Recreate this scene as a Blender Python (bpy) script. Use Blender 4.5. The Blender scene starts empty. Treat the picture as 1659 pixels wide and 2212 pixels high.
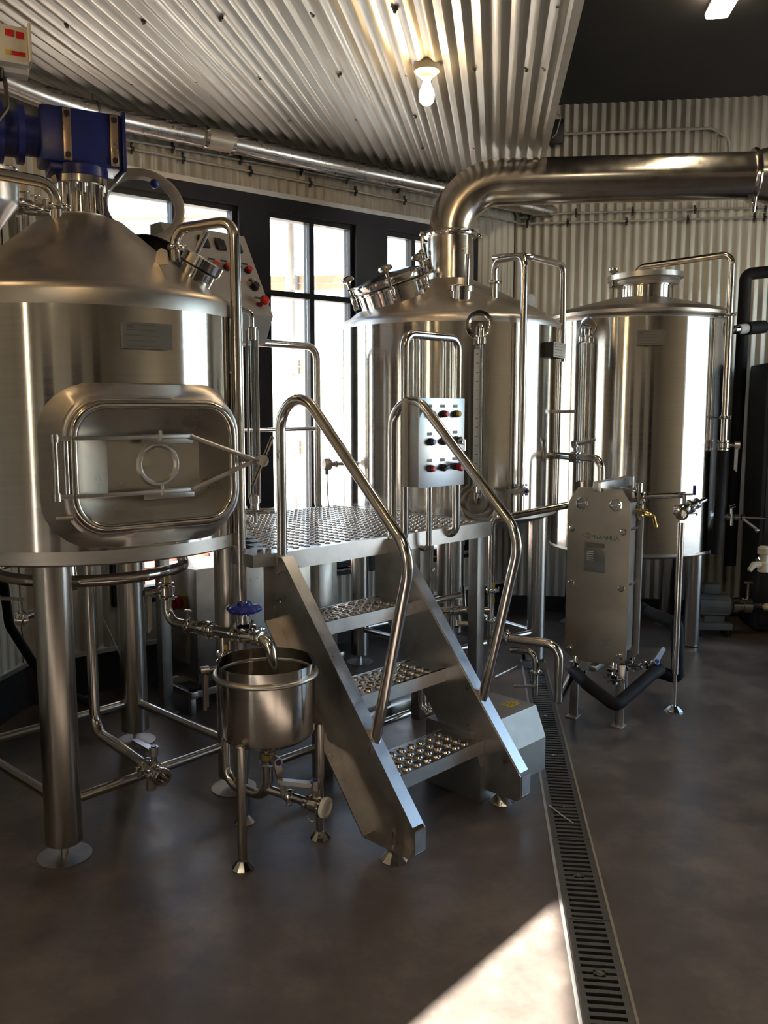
import bpy, bmesh, math, random
from mathutils import Vector, Matrix
random.seed(7)
R = math.radians
V = Vector
sc = bpy.context.scene
col = sc.collection

# ------------------------------------------------------------------ camera, sky, sun, exposure
F_PX, PITCH, EYE = 1853.0, 6.7, 1.6
cam_d = bpy.data.cameras.new('camera'); cam = bpy.data.objects.new('camera', cam_d); col.objects.link(cam)
cam_d.sensor_fit = 'HORIZONTAL'; cam_d.sensor_width = 36.0; cam_d.lens = 36.0 * F_PX / 1659.0
cam_d.clip_start = 0.05; cam_d.clip_end = 300
cam.location = (0, 0, EYE); cam.rotation_euler = (R(90 - PITCH), 0, 0)
sc.camera = cam
SUN_ELEV, SUN_AZ = 27.0, 41.0           # the sun's light travels towards azimuth 41 (clockwise from +Y)
world = bpy.data.worlds.new('sky'); sc.world = world; world.use_nodes = True
wn = world.node_tree; wn.nodes.clear()
wo = wn.nodes.new('ShaderNodeOutputWorld'); wb = wn.nodes.new('ShaderNodeBackground'); ws = wn.nodes.new('ShaderNodeTexSky')
ws.sky_type = 'NISHITA'; ws.sun_disc = False; ws.sun_elevation = R(SUN_ELEV); ws.sun_rotation = R(SUN_AZ + 180)
ws.air_density = 1.0; ws.dust_density = 2.5; ws.ozone_density = 1.0; ws.altitude = 100
wb.inputs['Strength'].default_value = 1.9
wn.links.new(ws.outputs[0], wb.inputs[0]); wn.links.new(wb.outputs[0], wo.inputs[0])
sun_d = bpy.data.lights.new('sun', 'SUN'); sun_d.energy = 240.0; sun_d.angle = R(0.55); sun_d.color = (1.0, 0.96, 0.90)
sun = bpy.data.objects.new('sun', sun_d); col.objects.link(sun)
_sd = V((math.sin(R(SUN_AZ)) * math.cos(R(SUN_ELEV)), math.cos(R(SUN_AZ)) * math.cos(R(SUN_ELEV)), -math.sin(R(SUN_ELEV))))
sun.rotation_euler = _sd.to_track_quat('-Z', 'Y').to_euler(); sun.location = -_sd * 30
vs = sc.view_settings
vs.view_transform = 'Standard'; vs.look = 'None'; vs.gamma = 1.0; vs.use_curve_mapping = False
vs.exposure = -0.18
sc.cycles.max_bounces = 10; sc.cycles.diffuse_bounces = 5; sc.cycles.glossy_bounces = 6
sc.cycles.transparent_max_bounces = 12; sc.cycles.sample_clamp_indirect = 6.0
sc.cycles.caustics_reflective = False; sc.cycles.caustics_refractive = False

# ------------------------------------------------------------------ geometry of the place
CAMP = V((0, 0, EYE))
_p = R(PITCH); FW = V((0, math.cos(_p), -math.sin(_p))); UPV = V((0, math.sin(_p), math.cos(_p))); RT = V((1, 0, 0))
def ray(x, y): return FW + RT * ((x - 829.5) / F_PX) - UPV * ((y - 1106) / F_PX)
def at(x, y, Y): d = ray(x, y); return CAMP + d * (Y / d.y)
def atz(x, y, z=0.0): d = ray(x, y); return CAMP + d * ((z - EYE) / d.z)
def hit(x, y, P, n): d = ray(x, y); return CAMP + d * ((P - CAMP).dot(n) / d.dot(n))
def azv(a): return V((math.sin(R(a)), math.cos(R(a)), 0))
Z = V((0, 0, 1))
E1 = azv(7.3); E2 = azv(97.3)                       # building axes
C0 = V((1.014, 6.826, 0)); WU = V((-.788, -.616, 0)).normalized(); WN = V((-.616, .788, 0)).normalized()  # window wall: origin, along, outwards
def WP(t, z, out=0.0): return C0 + WU * t + WN * out + Z * z
def RP(a, z, out=0.0): return C0 + E2 * a + E1 * out + Z * z   # rear wall
SO = V((.037, 2.915, 0)); SW = V((.7, .714, 0)).normalized(); SV = V((-.714, .7, 0)).normalized()   # stair: foot, across, back
def SP(w, v, z): return SO + SW * w + SV * v + Z * z
def oncyl(x, y, T, r):
    d = ray(x, y); o = V((CAMP.x - T.x, CAMP.y - T.y)); e = V((d.x, d.y))
    A = e.dot(e); B = 2 * o.dot(e); Cc = o.dot(o) - r * r
    t = (-B - math.sqrt(max(0, B * B - 4 * A * Cc))) / 2 / A
    return CAMP + d * t

# ------------------------------------------------------------------ materials
def _nt(name):
    m = bpy.data.materials.new(name); m.use_nodes = True
    return m, m.node_tree, m.node_tree.nodes['Principled BSDF']
def noise(nt, scale=5, detail=4, stretch=(1, 1, 1), coord='Object', rough=.55):
    tc = nt.nodes.new('ShaderNodeTexCoord'); mp = nt.nodes.new('ShaderNodeMapping'); n = nt.nodes.new('ShaderNodeTexNoise')
    mp.inputs['Scale'].default_value = stretch; n.inputs['Scale'].default_value = scale; n.inputs['Detail'].default_value = detail
    n.inputs['Roughness'].default_value = rough
    nt.links.new(tc.outputs[coord], mp.inputs[0]); nt.links.new(mp.outputs[0], n.inputs['Vector']); return n
def ramp(nt, src, stops):
    r = nt.nodes.new('ShaderNodeValToRGB'); e = r.color_ramp.elements
    while len(e) < len(stops): e.new(.5)
    for k, (p, c) in enumerate(stops):
        e[k].position = p; e[k].color = (c[0], c[1], c[2], 1) if hasattr(c, '__len__') else (c, c, c, 1)
    nt.links.new(src, r.inputs[0]); return r.outputs[0]
def bump(nt, b, src, strength, dist=.01):
    n = nt.nodes.new('ShaderNodeBump'); n.inputs['Strength'].default_value = strength; n.inputs['Distance'].default_value = dist
    nt.links.new(src, n.inputs['Height']); nt.links.new(n.outputs[0], b.inputs['Normal'])
def metal(name, base, rough, spread=.06, stretch=(2, 2, 2), scale=6, aniso=0.0, bmp=0.0, bstretch=None, var=.12, mtl=1.0):
    m, nt, b = _nt(name); b.inputs['Metallic'].default_value = mtl
    n = noise(nt, scale, 5, stretch)
    lo = tuple(c * (1 - var) for c in base); hi = tuple(min(1, c * (1 + var * .6)) for c in base)
    nt.links.new(ramp(nt, n.outputs['Fac'], [(.3, lo), (.7, hi)]), b.inputs['Base Color'])
    nt.links.new(ramp(nt, n.outputs['Fac'], [(.25, max(.02, rough - spread)), (.75, rough + spread)]), b.inputs['Roughness'])
    if aniso:
        b.inputs['Anisotropic'].default_value = aniso; b.inputs['Anisotropic Rotation'].default_value = .25
        t = nt.nodes.new('ShaderNodeTangent'); t.direction_type = 'RADIAL'; t.axis = 'Z'
        nt.links.new(t.outputs[0], b.inputs['Tangent'])
    if bmp:
        n2 = noise(nt, 1.0, 3, bstretch or (40, 40, 40)); bump(nt, b, n2.outputs['Fac'], bmp, .004)
    return m
def paint(name, base, rough=.45, var=.1, scale=8, metallic=0.0, spec=.5, emit=None):
    m, nt, b = _nt(name); n = noise(nt, scale, 4)
    lo = tuple(c * (1 - var) for c in base); hi = tuple(min(1, c * (1 + var)) for c in base)
    nt.links.new(ramp(nt, n.outputs['Fac'], [(.3, lo), (.7, hi)]), b.inputs['Base Color'])
    b.inputs['Roughness'].default_value = rough; b.inputs['Metallic'].default_value = metallic
    b.inputs['Specular IOR Level'].default_value = spec
    if emit:
        b.inputs['Emission Color'].default_value = (*emit[0], 1); b.inputs['Emission Strength'].default_value = emit[1]
    return m
def glass(name, tint=(.96, .98, .98), gl=.06):
    m = bpy.data.materials.new(name); m.use_nodes = True; nt = m.node_tree; nt.nodes.clear()
    o = nt.nodes.new('ShaderNodeOutputMaterial'); mx = nt.nodes.new('ShaderNodeMixShader'); t = nt.nodes.new('ShaderNodeBsdfTransparent'); g = nt.nodes.new('ShaderNodeBsdfGlossy')
    fr = nt.nodes.new('ShaderNodeLayerWeight'); fr.inputs[0].default_value = .25
    n = noise(nt, 3, 2); rr = ramp(nt, n.outputs['Fac'], [(.3, .02), (.7, .05)]); nt.links.new(rr, g.inputs['Roughness'])
    mul = nt.nodes.new('ShaderNodeMath'); mul.operation = 'MULTIPLY_ADD'; mul.inputs[1].default_value = .5; mul.inputs[2].default_value = gl
    nt.links.new(fr.outputs['Fresnel'], mul.inputs[0]); nt.links.new(mul.outputs[0], mx.inputs[0])
    t.inputs[0].default_value = (*tint, 1)
    nt.links.new(t.outputs[0], mx.inputs[1]); nt.links.new(g.outputs[0], mx.inputs[2]); nt.links.new(mx.outputs[0], o.inputs[0]); return m
M = {}
ST = (.63, .59, .545)
M['tank'] = metal('brushed_tank_steel', ST, .14, .025, (1.5, 1.5, 30), 3, aniso=.88, bmp=.06, bstretch=(2.6, 2.6, .5), var=.06)
M['band'] = metal('satin_steel_band', (.60, .56, .52), .38, .05, (3, 3, 12), 5, var=.08)
M['cone'] = metal('satin_steel_cone', (.56, .51, .45), .36, .08, (2, 2, 2), 4, var=.18)
M['pipe'] = metal('polished_pipe_steel', (.64, .60, .55), .16, .04, (3, 3, 3), 6, var=.06)
M['fit'] = metal('bright_fitting_steel', (.70, .67, .63), .10, .03, (4, 4, 4), 8, var=.05)
M['leg'] = metal('brushed_leg_steel', (.56, .52, .47), .25, .012, (1, 1, .3), 2, var=.02)
M['sheet'] = metal('satin_sheet_steel', (.55, .52, .49), .33, .07, (4, 4, 4), 4, var=.12)
M['dull'] = metal('dull_sheet_steel', (.42, .40, .38), .42, .07, (4, 4, 4), 4, var=.15)
M['flue'] = metal('flue_steel', (.66, .60, .52), .20, .05, (4, 4, 4), 4, var=.1)
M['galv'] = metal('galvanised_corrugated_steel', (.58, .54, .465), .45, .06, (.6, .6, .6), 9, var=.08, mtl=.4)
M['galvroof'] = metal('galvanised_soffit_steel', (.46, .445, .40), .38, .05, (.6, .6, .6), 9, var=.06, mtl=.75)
M['duct'] = metal('galvanised_duct', (.50, .48, .45), .28, .03, (3, 3, 3), 5, var=.05)
M['tread'] = metal('tread_steel', (.60, .55, .50), .24, .05, (5, 5, 5), 5, var=.1)
M['cast'] = metal('cast_iron_grate', (.16, .155, .15), .5, .08, (9, 9, 9), 12, var=.25)
M['hood'] = metal('blasted_hood_steel', (.36, .35, .335), .55, .05, (4, 4, 4), 4, var=.08)
M['hxp'] = metal('exchanger_plate_steel', (.40, .355, .30), .30, .05, (2, 2, 2), 3, var=.10)
M['brass'] = metal('brass', (.75, .52, .18), .25, .05)
M['castbr'] = metal('bronze_pump_head', (.55, .42, .30), .3, .08)
M['screw'] = metal('dark_screw', (.18, .17, .16), .4, .05)
M['black'] = paint('black_plastic', (.012, .012, .013), .45)
M['rubber'] = paint('black_foam_insulation', (.010, .010, .012), .7, .2, spec=.2)
M['darkceil'] = paint('dark_painted_ceiling', (.013, .0105, .010), .8, .15, 3)
M['base'] = paint('black_wall_base', (.008, .008, .009), .6)
M['frame'] = paint('dark_window_frame', (.010, .0095, .015), .5, .1, spec=.25)
M['trim'] = metal('light_metal_trim', (.66, .64, .60), .4, .05)
M['blue'] = paint('blue_enamel', (.012, .022, .16), .35, .2)
M['bluep'] = paint('blue_plastic', (.01, .025, .25), .3, .1)
M['red'] = paint('red_plastic', (.55, .012, .012), .35, .1)
M['yellow'] = paint('yellow_plastic', (.62, .45, .03), .45, .1)
M['sticker'] = paint('yellow_sticker', (.55, .40, .04), .6, .25, 60)
M['white'] = paint('white_plastic', (.72, .70, .64), .45, .06)
M['cream'] = paint('cream_plastic', (.60, .54, .42), .45, .1)
M['greyp'] = paint('grey_vent_plastic', (.52, .52, .50), .5, .08)
M['scale'] = paint('white_scale_strip', (.70, .69, .64), .5, .04)
M['panelw'] = metal('bright_panel_face', (.78, .78, .78), .35, .05, var=.03)
M['desk'] = paint('console_grey', (.40, .37, .34), .5, .06)
M['label'] = paint('engraved_label', (.035, .03, .022), .4)
M['plate'] = metal('name_plate_steel', (.24, .22, .19), .45, .04, var=.06)
M['etch'] = paint('etched_marks', (.14, .12, .10), .5)
M['teal'] = paint('teal_print', (.02, .10, .13), .5)
M['darkequip'] = paint('dark_equipment_paint', (.02, .023, .028), .6, .2)
M['motor'] = paint('grey_motor_paint', (.16, .16, .155), .5, .1)
M['bulb'] = paint('lit_bulb', (.9, .8, .6), .4, emit=((1.0, .68, .34), 130.0))
M['tube'] = paint('lit_lamp_diffuser', (.9, .88, .8), .4, emit=((1.0, .84, .60), 36.0))
M['porc'] = paint('white_porcelain', (.75, .70, .60), .3, .05)
M['fence'] = paint('beige_fence_rail', (.34, .28, .22), .7, .1)
M['fencep'] = paint('pale_fence_post', (.40, .38, .37), .5, .1)
M['gnd'] = paint('pale_outdoor_ground', (.42, .40, .37), .9, .2)
M['brick'] = paint('red_brick_paving', (.36, .10, .06), .9, .3, 20)
M['porch'] = paint('beige_porch_cladding', (.36, .30, .21), .7, .1)
M['glass'] = glass('window_glass'); M['lens'] = glass('lid_glass', (.93, .96, .97), .12)
M['tie'] = paint('clear_cable_tie', (.5, .5, .5), .4)
def floor_mat():
    m, nt, b = _nt('stained_concrete'); n = noise(nt, 1.1, 8, (1, 1, 1), rough=.62); n2 = noise(nt, 5.5, 6, (1, 1, 1), rough=.7)
    mx = nt.nodes.new('ShaderNodeMix'); mx.data_type = 'FLOAT'; mx.inputs[0].default_value = .35
    nt.links.new(n.outputs['Fac'], mx.inputs[2]); nt.links.new(n2.outputs['Fac'], mx.inputs[3])
    nt.links.new(ramp(nt, mx.outputs[0], [(.34, (.062, .047, .040)), (.5, (.122, .095, .080)), (.64, (.23, .18, .145))]), b.inputs['Base Color'])
    nt.links.new(ramp(nt, n2.outputs['Fac'], [(.3, .30), (.7, .46)]), b.inputs['Roughness'])
    b.inputs['Specular IOR Level'].default_value = .5
    n3 = noise(nt, 40, 4); bump(nt, b, n3.outputs['Fac'], .06, .004)
    return m
M['floor'] = floor_mat()

# ------------------------------------------------------------------ mesh builder
def frame_of(axis, hint=None):
    a = V(axis).normalized(); h = V(hint) if hint is not None else (Z if abs(a.z) < .9 else V((1, 0, 0)))
    x = (h - a * h.dot(a)).normalized(); return x, a.cross(x).normalized(), a
def fillet(pts, r, n=6):
    pts = [V(p) for p in pts]
    if len(pts) < 3 or not r: return pts
    out = [pts[0]]
    for i in range(1, len(pts) - 1):
        a, b, c = pts[i - 1], pts[i], pts[i + 1]; u = (a - b); w = (c - b); lu, lw = u.length, w.length
        if lu < 1e-6 or lw < 1e-6: continue
        u /= lu; w /= lw; ang = u.angle(w, math.pi)
        if ang > math.pi - .02: out.append(b); continue
        rr = r if not hasattr(r, '__len__') else r[i - 1]
        d = min(rr / math.tan(ang / 2), lu * (.97 if i == 1 else .49), lw * (.97 if i == len(pts) - 2 else .49)); rr = d * math.tan(ang / 2)
        cen = b + (u + w).normalized() * (rr / math.sin(ang / 2)); p0 = b + u * d; p1 = b + w * d
        v0 = p0 - cen; v1 = p1 - cen; tot = v0.angle(v1)
        for k in range(n + 1):
            f = k / n; out.append(cen + (v0 * math.sin((1 - f) * tot) + v1 * math.sin(f * tot)) / math.sin(tot))
    out.append(pts[-1]); return out
class MB:
    def __init__(s): s.v = []; s.f = []
    def add(s, vs, fs):
        o = len(s.v); s.v += [V(p) for p in vs]; s.f += [tuple(i + o for i in f) for f in fs]; return s
    def box(s, c, size, ax=None, bevel=0.0):
        c = V(c); ux, uy, uz = ax or (V((1, 0, 0)), V((0, 1, 0)), Z)
        if bevel:
            bm = bmesh.new(); bmesh.ops.create_cube(bm, size=1)
            for w in bm.verts: w.co = V((w.co.x * size[0], w.co.y * size[1], w.co.z * size[2]))
            bmesh.ops.bevel(bm, geom=bm.edges[:], offset=bevel, segments=2, affect='EDGES', profile=.5)
            bm.verts.index_update()
            s.add([c + ux * w.co.x + uy * w.co.y + uz * w.co.z for w in bm.verts], [[q.index for q in f.verts] for f in bm.faces]); bm.free(); return s
        hx, hy, hz = size[0] / 2, size[1] / 2, size[2] / 2
        vs = [c + ux * a * hx + uy * b * hy + uz * d * hz for a in (-1, 1) for b in (-1, 1) for d in (-1, 1)]
        return s.add(vs, [(0, 1, 3, 2), (4, 6, 7, 5), (0, 4, 5, 1), (2, 3, 7, 6), (0, 2, 6, 4), (1, 5, 7, 3)])
    def tube(s, pts, r, bend=0.0, seg=16, caps=True, closed=False, n=6):
        P = fillet(pts, bend, n) if bend else [V(p) for p in pts]
        m = len(P); rs = r if hasattr(r, '__len__') else [r] * m; vs = []; fs = []
        if closed: tan = [(P[(i + 1) % m] - P[i - 1]).normalized() for i in range(m)]
        else: tan = [(P[min(i + 1, m - 1)] - P[max(i - 1, 0)]).normalized() for i in range(m)]
        x, y, a = frame_of(tan[0])
        for i in range(m):
            t = tan[i]; x = (x - t * x.dot(t)).normalized(); y = t.cross(x)
            for k in range(seg):
                an = 2 * math.pi * k / seg; vs.append(P[i] + (x * math.cos(an) + y * math.sin(an)) * rs[i])
        for i in range(m if closed else m - 1):
            for k in range(seg):
                j = (i + 1) % m; fs.append((i * seg + k, i * seg + (k + 1) % seg, j * seg + (k + 1) % seg, j * seg + k))
        if caps and not closed: fs.append(tuple(range(seg))[::-1]); fs.append(tuple((m - 1) * seg + k for k in range(seg)))
        return s.add(vs, fs)
    def lathe(s, prof, o, axis=Z, seg=32, hint=None, arc=None):
        x, y, a = frame_of(axis, hint); o = V(o); vs = []; fs = []; m = len(prof)
        for r, h in prof:
            for k in range(seg):
                an = 2 * math.pi * k / seg; vs.append(o + a * h + (x * math.cos(an) + y * math.sin(an)) * max(r, 0))
        for i in range(m - 1):
            for k in range(seg): fs.append((i * seg + k, i * seg + (k + 1) % seg, (i + 1) * seg + (k + 1) % seg, (i + 1) * seg + k))
        if prof[0][0] > 0 and prof[0] != prof[-1]: fs.append(tuple(range(seg))[::-1])
        if prof[-1][0] > 0 and prof[0] != prof[-1]: fs.append(tuple((m - 1) * seg + k for k in range(seg)))
        return s.add(vs, fs)
    def ring(s, o, axis, r0, r1, h, seg=24):     # flat ring, square section
        return s.lathe([(r0, -h / 2), (r1, -h / 2), (r1, h / 2), (r0, h / 2), (r0, -h / 2)], o, axis, seg)
    def cyl(s, a, b, r, seg=16): a = V(a); b = V(b); return s.lathe([(r, 0), (r, (b - a).length)], a, b - a, seg)
    def ball(s, c, r, seg=12, sq=1.0):
        return s.lathe([(r * math.sin(math.pi * i / 8), -r * sq * math.cos(math.pi * i / 8)) for i in range(9)], c, Z, seg)
    def prism(s, poly, o, ux, uy, uz, depth):     # poly in (ux, uy), extruded along uz
        n = len(poly); o = V(o); vs = [o + ux * a + uy * b for a, b in poly] + [o + ux * a + uy * b + uz * depth for a, b in poly]
        return s.add(vs, [tuple(range(n))[::-1], tuple(range(n, 2 * n))] + [(i, (i + 1) % n, n + (i + 1) % n, n + i) for i in range(n)])
    def build(s, name, mat, parent=None, label=None, smooth=34, kind=None):
        off = parent.matrix_world.translation if parent else V((0, 0, 0))
        me = bpy.data.meshes.new(name)
        off = world_loc(parent)
        me.from_pydata([p - off for p in s.v], [], s.f); me.validate(clean_customdata=False)
        bm = bmesh.new(); bm.from_mesh(me); bmesh.ops.remove_doubles(bm, verts=bm.verts, dist=1e-6); bmesh.ops.recalc_face_normals(bm, faces=bm.faces); bm.to_mesh(me); bm.free()
        me.materials.append(M[mat])
        if smooth: me.shade_smooth(); me.set_sharp_from_angle(angle=R(smooth))
        o = bpy.data.objects.new(name, me); col.objects.link(o)
        if parent: o.parent = parent
        if label: o['label'] = label
        if kind: o['kind'] = kind
        return o
def world_loc(o):
    l = V((0, 0, 0))
    while o is not None: l = l + o.location; o = o.parent
    return l
def tag(o, label, cat, group=None):
    o['label'] = label; o['category'] = cat
    if group: o['group'] = group
    return o
def thing(name, label, cat, loc=(0, 0, 0), group=None):
    o = bpy.data.objects.new(name, None); col.objects.link(o); o.location = loc; o.empty_display_size = .1
    return tag(o, label, cat, group)
def struct(o): o['kind'] = 'structure'; return o
def holder(name, loc=(0, 0, 0)):
    o = bpy.data.objects.new(name, None); col.objects.link(o); o.location = loc; o['kind'] = 'structure'; return o
def rrect(w, h, r, n=6):
    out = []
    for cx, cy, a0 in ((w - r, h - r, 0), (-w + r, h - r, 90), (-w + r, -h + r, 180), (w - r, -h + r, 270)):
        for k in range(n + 1): a = R(a0 + 90 * k / n); out.append((cx + r * math.cos(a), cy + r * math.sin(a)))
    return out
# fittings
def clamp(parent, p, axis, r, ear=None, name='clamp'):
    b = MB(); x, y, a = frame_of(axis, ear)
    b.lathe([(r * .98, -.012), (r * 1.35, -.011), (r * 1.55, -.004), (r * 1.55, .004), (r * 1.35, .011), (r * .98, .012)], p, axis, 20)
    q = V(p) + x * (r * 1.62); b.box(q, (.02, .014, .016), (x, y, a), .003); b.cyl(q - y * .022, q + y * .03, .0045, 8)
    b.box(q + y * .034, (.006, .008, .026), (x, y, a), .002)
    return b.build(name, 'fit', parent)
def butterfly(parent, p, axis, r, stem, lev, ln=.14, cap='bluep', hs=1.0):
    p = V(p); x, y, a = frame_of(axis, stem); stem = x; b = MB()
    b.lathe([(r, -.034), (r * 1.5, -.032), (r * 1.5, -.022), (r * 1.18, -.018), (r * 1.62, -.014), (r * 1.62, .014), (r * 1.18, .018), (r * 1.5, .022), (r * 1.5, .032), (r, .034)], p, axis, 20)
    b.cyl(p + stem * r, p + stem * (r * 1.6 + .035), .011, 12)
    for sg in (-1, 1):
        q = p + y * (r * 1.68) + a * (.027 * sg); b.cyl(q - x * .02, q + x * .022, .0045, 8); b.box(q, (.016, .012, .012), (x, y, a), .002)
    o = b.build('butterfly_valve', 'fit', parent)
    h = p + stem * (r * 1.6 + .045); lev = (V(lev) - stem * V(lev).dot(stem)).normalized(); side = stem.cross(lev)
    b = MB(); b.cyl(h - stem * .016, h + stem * .016, .017 * hs, 14)
    w0, w1 = .014 * hs, .010 * hs
    b.prism([(0, -w0), (ln, -w1), (ln + .004, 0), (ln, w1), (0, w0)], h - stem * .004 + stem * .0, lev, side, stem, .010)
    b.prism([(0, -w0 * .35), (ln * .95, -w1 * .35), (ln * .95, w1 * .35), (0, w0 * .35)], h - stem * .014, lev, side, stem, .012)
    lo = b.build('lever', 'sheet', o)
    if cap:
        c = MB(); c.cyl(h + stem * .016, h + stem * .019, .011 * hs, 12); c.build('lever_cap', cap, o)
    return o
def foot_disc(parent, p, r=.045, h=.03, name='levelling_foot', mat='fit'):
    b = MB(); b.lathe([(0, 0), (r, 0), (r, .005), (r * .45, h), (0, h)], p, Z, 10); b.cyl(V(p) + Z * h * .9, V(p) + Z * (h + .03), .011, 10)
    o = b.build(name, mat, parent, smooth=20); return o
def perforated(b, o, ux, uy, uz, nx, ny, cx, cy, r0, r1, h, t, n=12, skip=None):
    for i in range(nx):
        for j in range(ny):
            if skip and skip((i + .5) * cx, (j + .5) * cy): continue
            c = V(o) + ux * (i + .5) * cx + uy * (j + .5) * cy; vs = []
            for k in range(n):
                a = 2 * math.pi * (k + .5) / n; ca, sa = math.cos(a), math.sin(a); q = max(abs(ca), abs(sa))
                vs.append(c + ux * (ca / q * cx / 2) + uy * (sa / q * cy / 2))
            # corners need exact square points: n = 12 with half-step gives none, so add by scaling nearest
            for rr, zz in ((r1, 0), ((r0 + r1) / 2, h), (r0, h), (r0 * .96, -t)):
                for k in range(n): a = 2 * math.pi * (k + .5) / n; vs.append(c + ux * rr * math.cos(a) + uy * rr * math.sin(a) + uz * zz)
            fs = []
            for l in range(4):
                for k in range(n): fs.append((l * n + k, l * n + (k + 1) % n, (l + 1) * n + (k + 1) % n, (l + 1) * n + k))
            b.add(vs, fs)
def corrugate(b, o, across, along, nrm, width, length, pitch=.068, depth=.015, ph=0.0, cut=None):
    n = max(1, int(round(width / pitch * 6))); o = V(o); vs = []; fs = []
    for i in range(n + 1):
        s = width * i / n; d = depth / 2 * math.sin(2 * math.pi * (s + ph) / pitch)
        l0, l1 = cut(s) if cut else (0, length)
        vs.append(o + across * s + along * l0 + nrm * d); vs.append(o + across * s + along * l1 + nrm * d)
    for i in range(n): fs.append((2 * i, 2 * i + 1, 2 * i + 3, 2 * i + 2))
    b.add(vs, fs)

# ================================================================== the building
EA = C0.dot(E2); EB = C0.dot(E1)                      # corner of rear and diagonal wall in building axes
def BP(a, b, z=0.0): return E2 * a + E1 * b + Z * z   # building coordinates
LEFT_A, RIGHT_A, FRONT_B, CEIL_Z = -2.50, 4.60, -4.2, 3.9
T_END = (EA - LEFT_A) / -WU.dot(E2)                   # where the diagonal wall meets the left wall
SILL, HEAD, BASE_Z = .53, 2.80, .24

# floor with the trench of the drain
D0 = V((.527, 2.083, 0)); DD = azv(6.4); DR = azv(96.4); DW = .134; D_END, D_BEG = 3.35, -3.0
def DP(r, l, z=0.0): return D0 + DR * r + DD * l + Z * z
b = MB()
for r0, r1, l0, l1 in ((-8, 0, -8, 9), (DW, 9, -8, 9), (0, DW, D_END, 9), (0, DW, -8, D_BEG)):
    nx = 1
    b.add([DP(r0, l0), DP(r1, l0), DP(r1, l1), DP(r0, l1)], [(0, 1, 2, 3)])
b.add([DP(0, D_BEG), DP(DW, D_BEG), DP(DW, D_END), DP(0, D_END), DP(0, D_BEG, -.11), DP(DW, D_BEG, -.11), DP(DW, D_END, -.11), DP(0, D_END, -.11)],
      [(0, 4, 7, 3), (1, 2, 6, 5), (4, 5, 6, 7), (0, 1, 5, 4), (3, 7, 6, 2)])
floor = struct(b.build('floor', 'floor', None, smooth=0))
for sgn, rr in ((-1, -.010), (1, DW + .006)):
    e = MB().box(DP(rr, (D_BEG + D_END) / 2, -.003), (.010 if sgn < 0 else .008, D_END - D_BEG, .010), (DR, DD, Z)); e.build('drain_edge', 'gnd' if sgn < 0 else 'porch', floor)
tl = MB().box(DP(DW / 2, (D_BEG + D_END) / 2, -.10), (DW - .004, D_END - D_BEG, .004), (DR, DD, Z)); tl.build('trench_bottom', 'base', floor)
drain = thing('floor_drain', 'long slotted cast iron drain grating let into the concrete floor', 'drain', DP(DW / 2, 1.0, -.03))
SEC = .525; NS = 17
def grate_mesh():
    g = MB(); g.box(DP(.009, SEC / 2, -.010), (.018, SEC - .003, .020), (DR, DD, Z)); g.box(DP(DW - .009, SEC / 2, -.010), (.018, SEC - .003, .020), (DR, DD, Z))
    for k in range(NS + 1):
        l = SEC * k / NS; th = .0150 if 0 < k < NS else .009
        if k in (8, 9): th = .019
        g.box(DP(DW / 2, min(max(l, .006), SEC - .006), -.010), (DW - .03, th, .018), (DR, DD, Z))
    g.box(DP(DW / 2, SEC * 8.5 / NS, -.010), (.034, .03, .018), (DR, DD, Z))
    g.cyl(DP(DW / 2, SEC * 8.5 / NS, -.004), DP(DW / 2, SEC * 8.5 / NS, .0015), .013, 14)
    return g
g0 = None; l = .214 - SEC * 8.5 / NS - SEC * 6
while l < D_END - .01:
    if l >= D_BEG:
        if g0 is None:
            g0 = grate_mesh().build('grate', 'cast', None); g0.parent = drain; base_l = l
            sc0 = MB().lathe([(0, 0), (.007, 0), (.007, .002), (.0, .003)], DP(DW / 2, SEC * 8.5 / NS, .0015), Z, 8).build('grate_screw', 'fit', None); sc0.parent = g0
            g0.location = DP(0, l) - DP(0, 0) - drain.location
        else:
            g = g0.copy(); col.objects.link(g); g.parent = drain; g.location = DP(0, l) - DP(0, 0) - drain.location
            s2 = sc0.copy(); col.objects.link(s2); s2.parent = g
    l += SEC

# --- diagonal window wall
def wbox(b, t0, t1, z0, z1, o0, o1): b.box(WP((t0 + t1) / 2, (z0 + z1) / 2, (o0 + o1) / 2), (abs(t1 - t0), abs(o1 - o0), z1 - z0), (WU, WN, Z)); return b
OPEN = [(.443, 1.261), (1.524, 2.193), (2.40, 3.215)]
wl = MB(); wbox(wl, -.02, T_END + .1, 2.93, CEIL_Z + .1, .03, .16); wbox(wl, -.02, T_END + .1, -.05, SILL - .02, .03, .16)
wbox(wl, -.02, .40, SILL - .02, 2.93, .03, .16); wbox(wl, 3.255, T_END + .1, SILL - .02, 2.93, .03, .16)
wdiag = struct(wl.build('wall_diagonal', 'galv', None, smooth=0))
def sheet_run(parent, P, across, nrm, s0, s1, z0, z1, mat='galv', wdt=.68, out=.0, z1f=None):
    s = s0
    while s < s1 - 1e-4:
        e = min(s + wdt, s1); b = MB()
        corrugate(b, P(s, z0), across, Z, nrm, e - s + .004, z1 - z0, ph=s)
        b.build('corrugated_sheet', mat, parent); s = e
sheet_run(wdiag, lambda t, z: WP(t, z, .012), WU, -WN, 0, T_END, 2.945, 3.35)
sheet_run(wdiag, lambda t, z: WP(t, z, .012), WU, -WN, 0, T_END, BASE_Z, SILL - .01)
sheet_run(wdiag, lambda t, z: WP(t, z, .012), WU, -WN, 0, .40, SILL - .01, 2.945)
sheet_run(wdiag, lambda t, z: WP(t, z, .012), WU, -WN, 3.255, T_END, SILL - .01, 2.945)
b = MB(); wbox(b, .40, T_END - .3, 2.915, 2.945, -.012, .03); b.build('head_trim', 'trim', wdiag)
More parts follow.
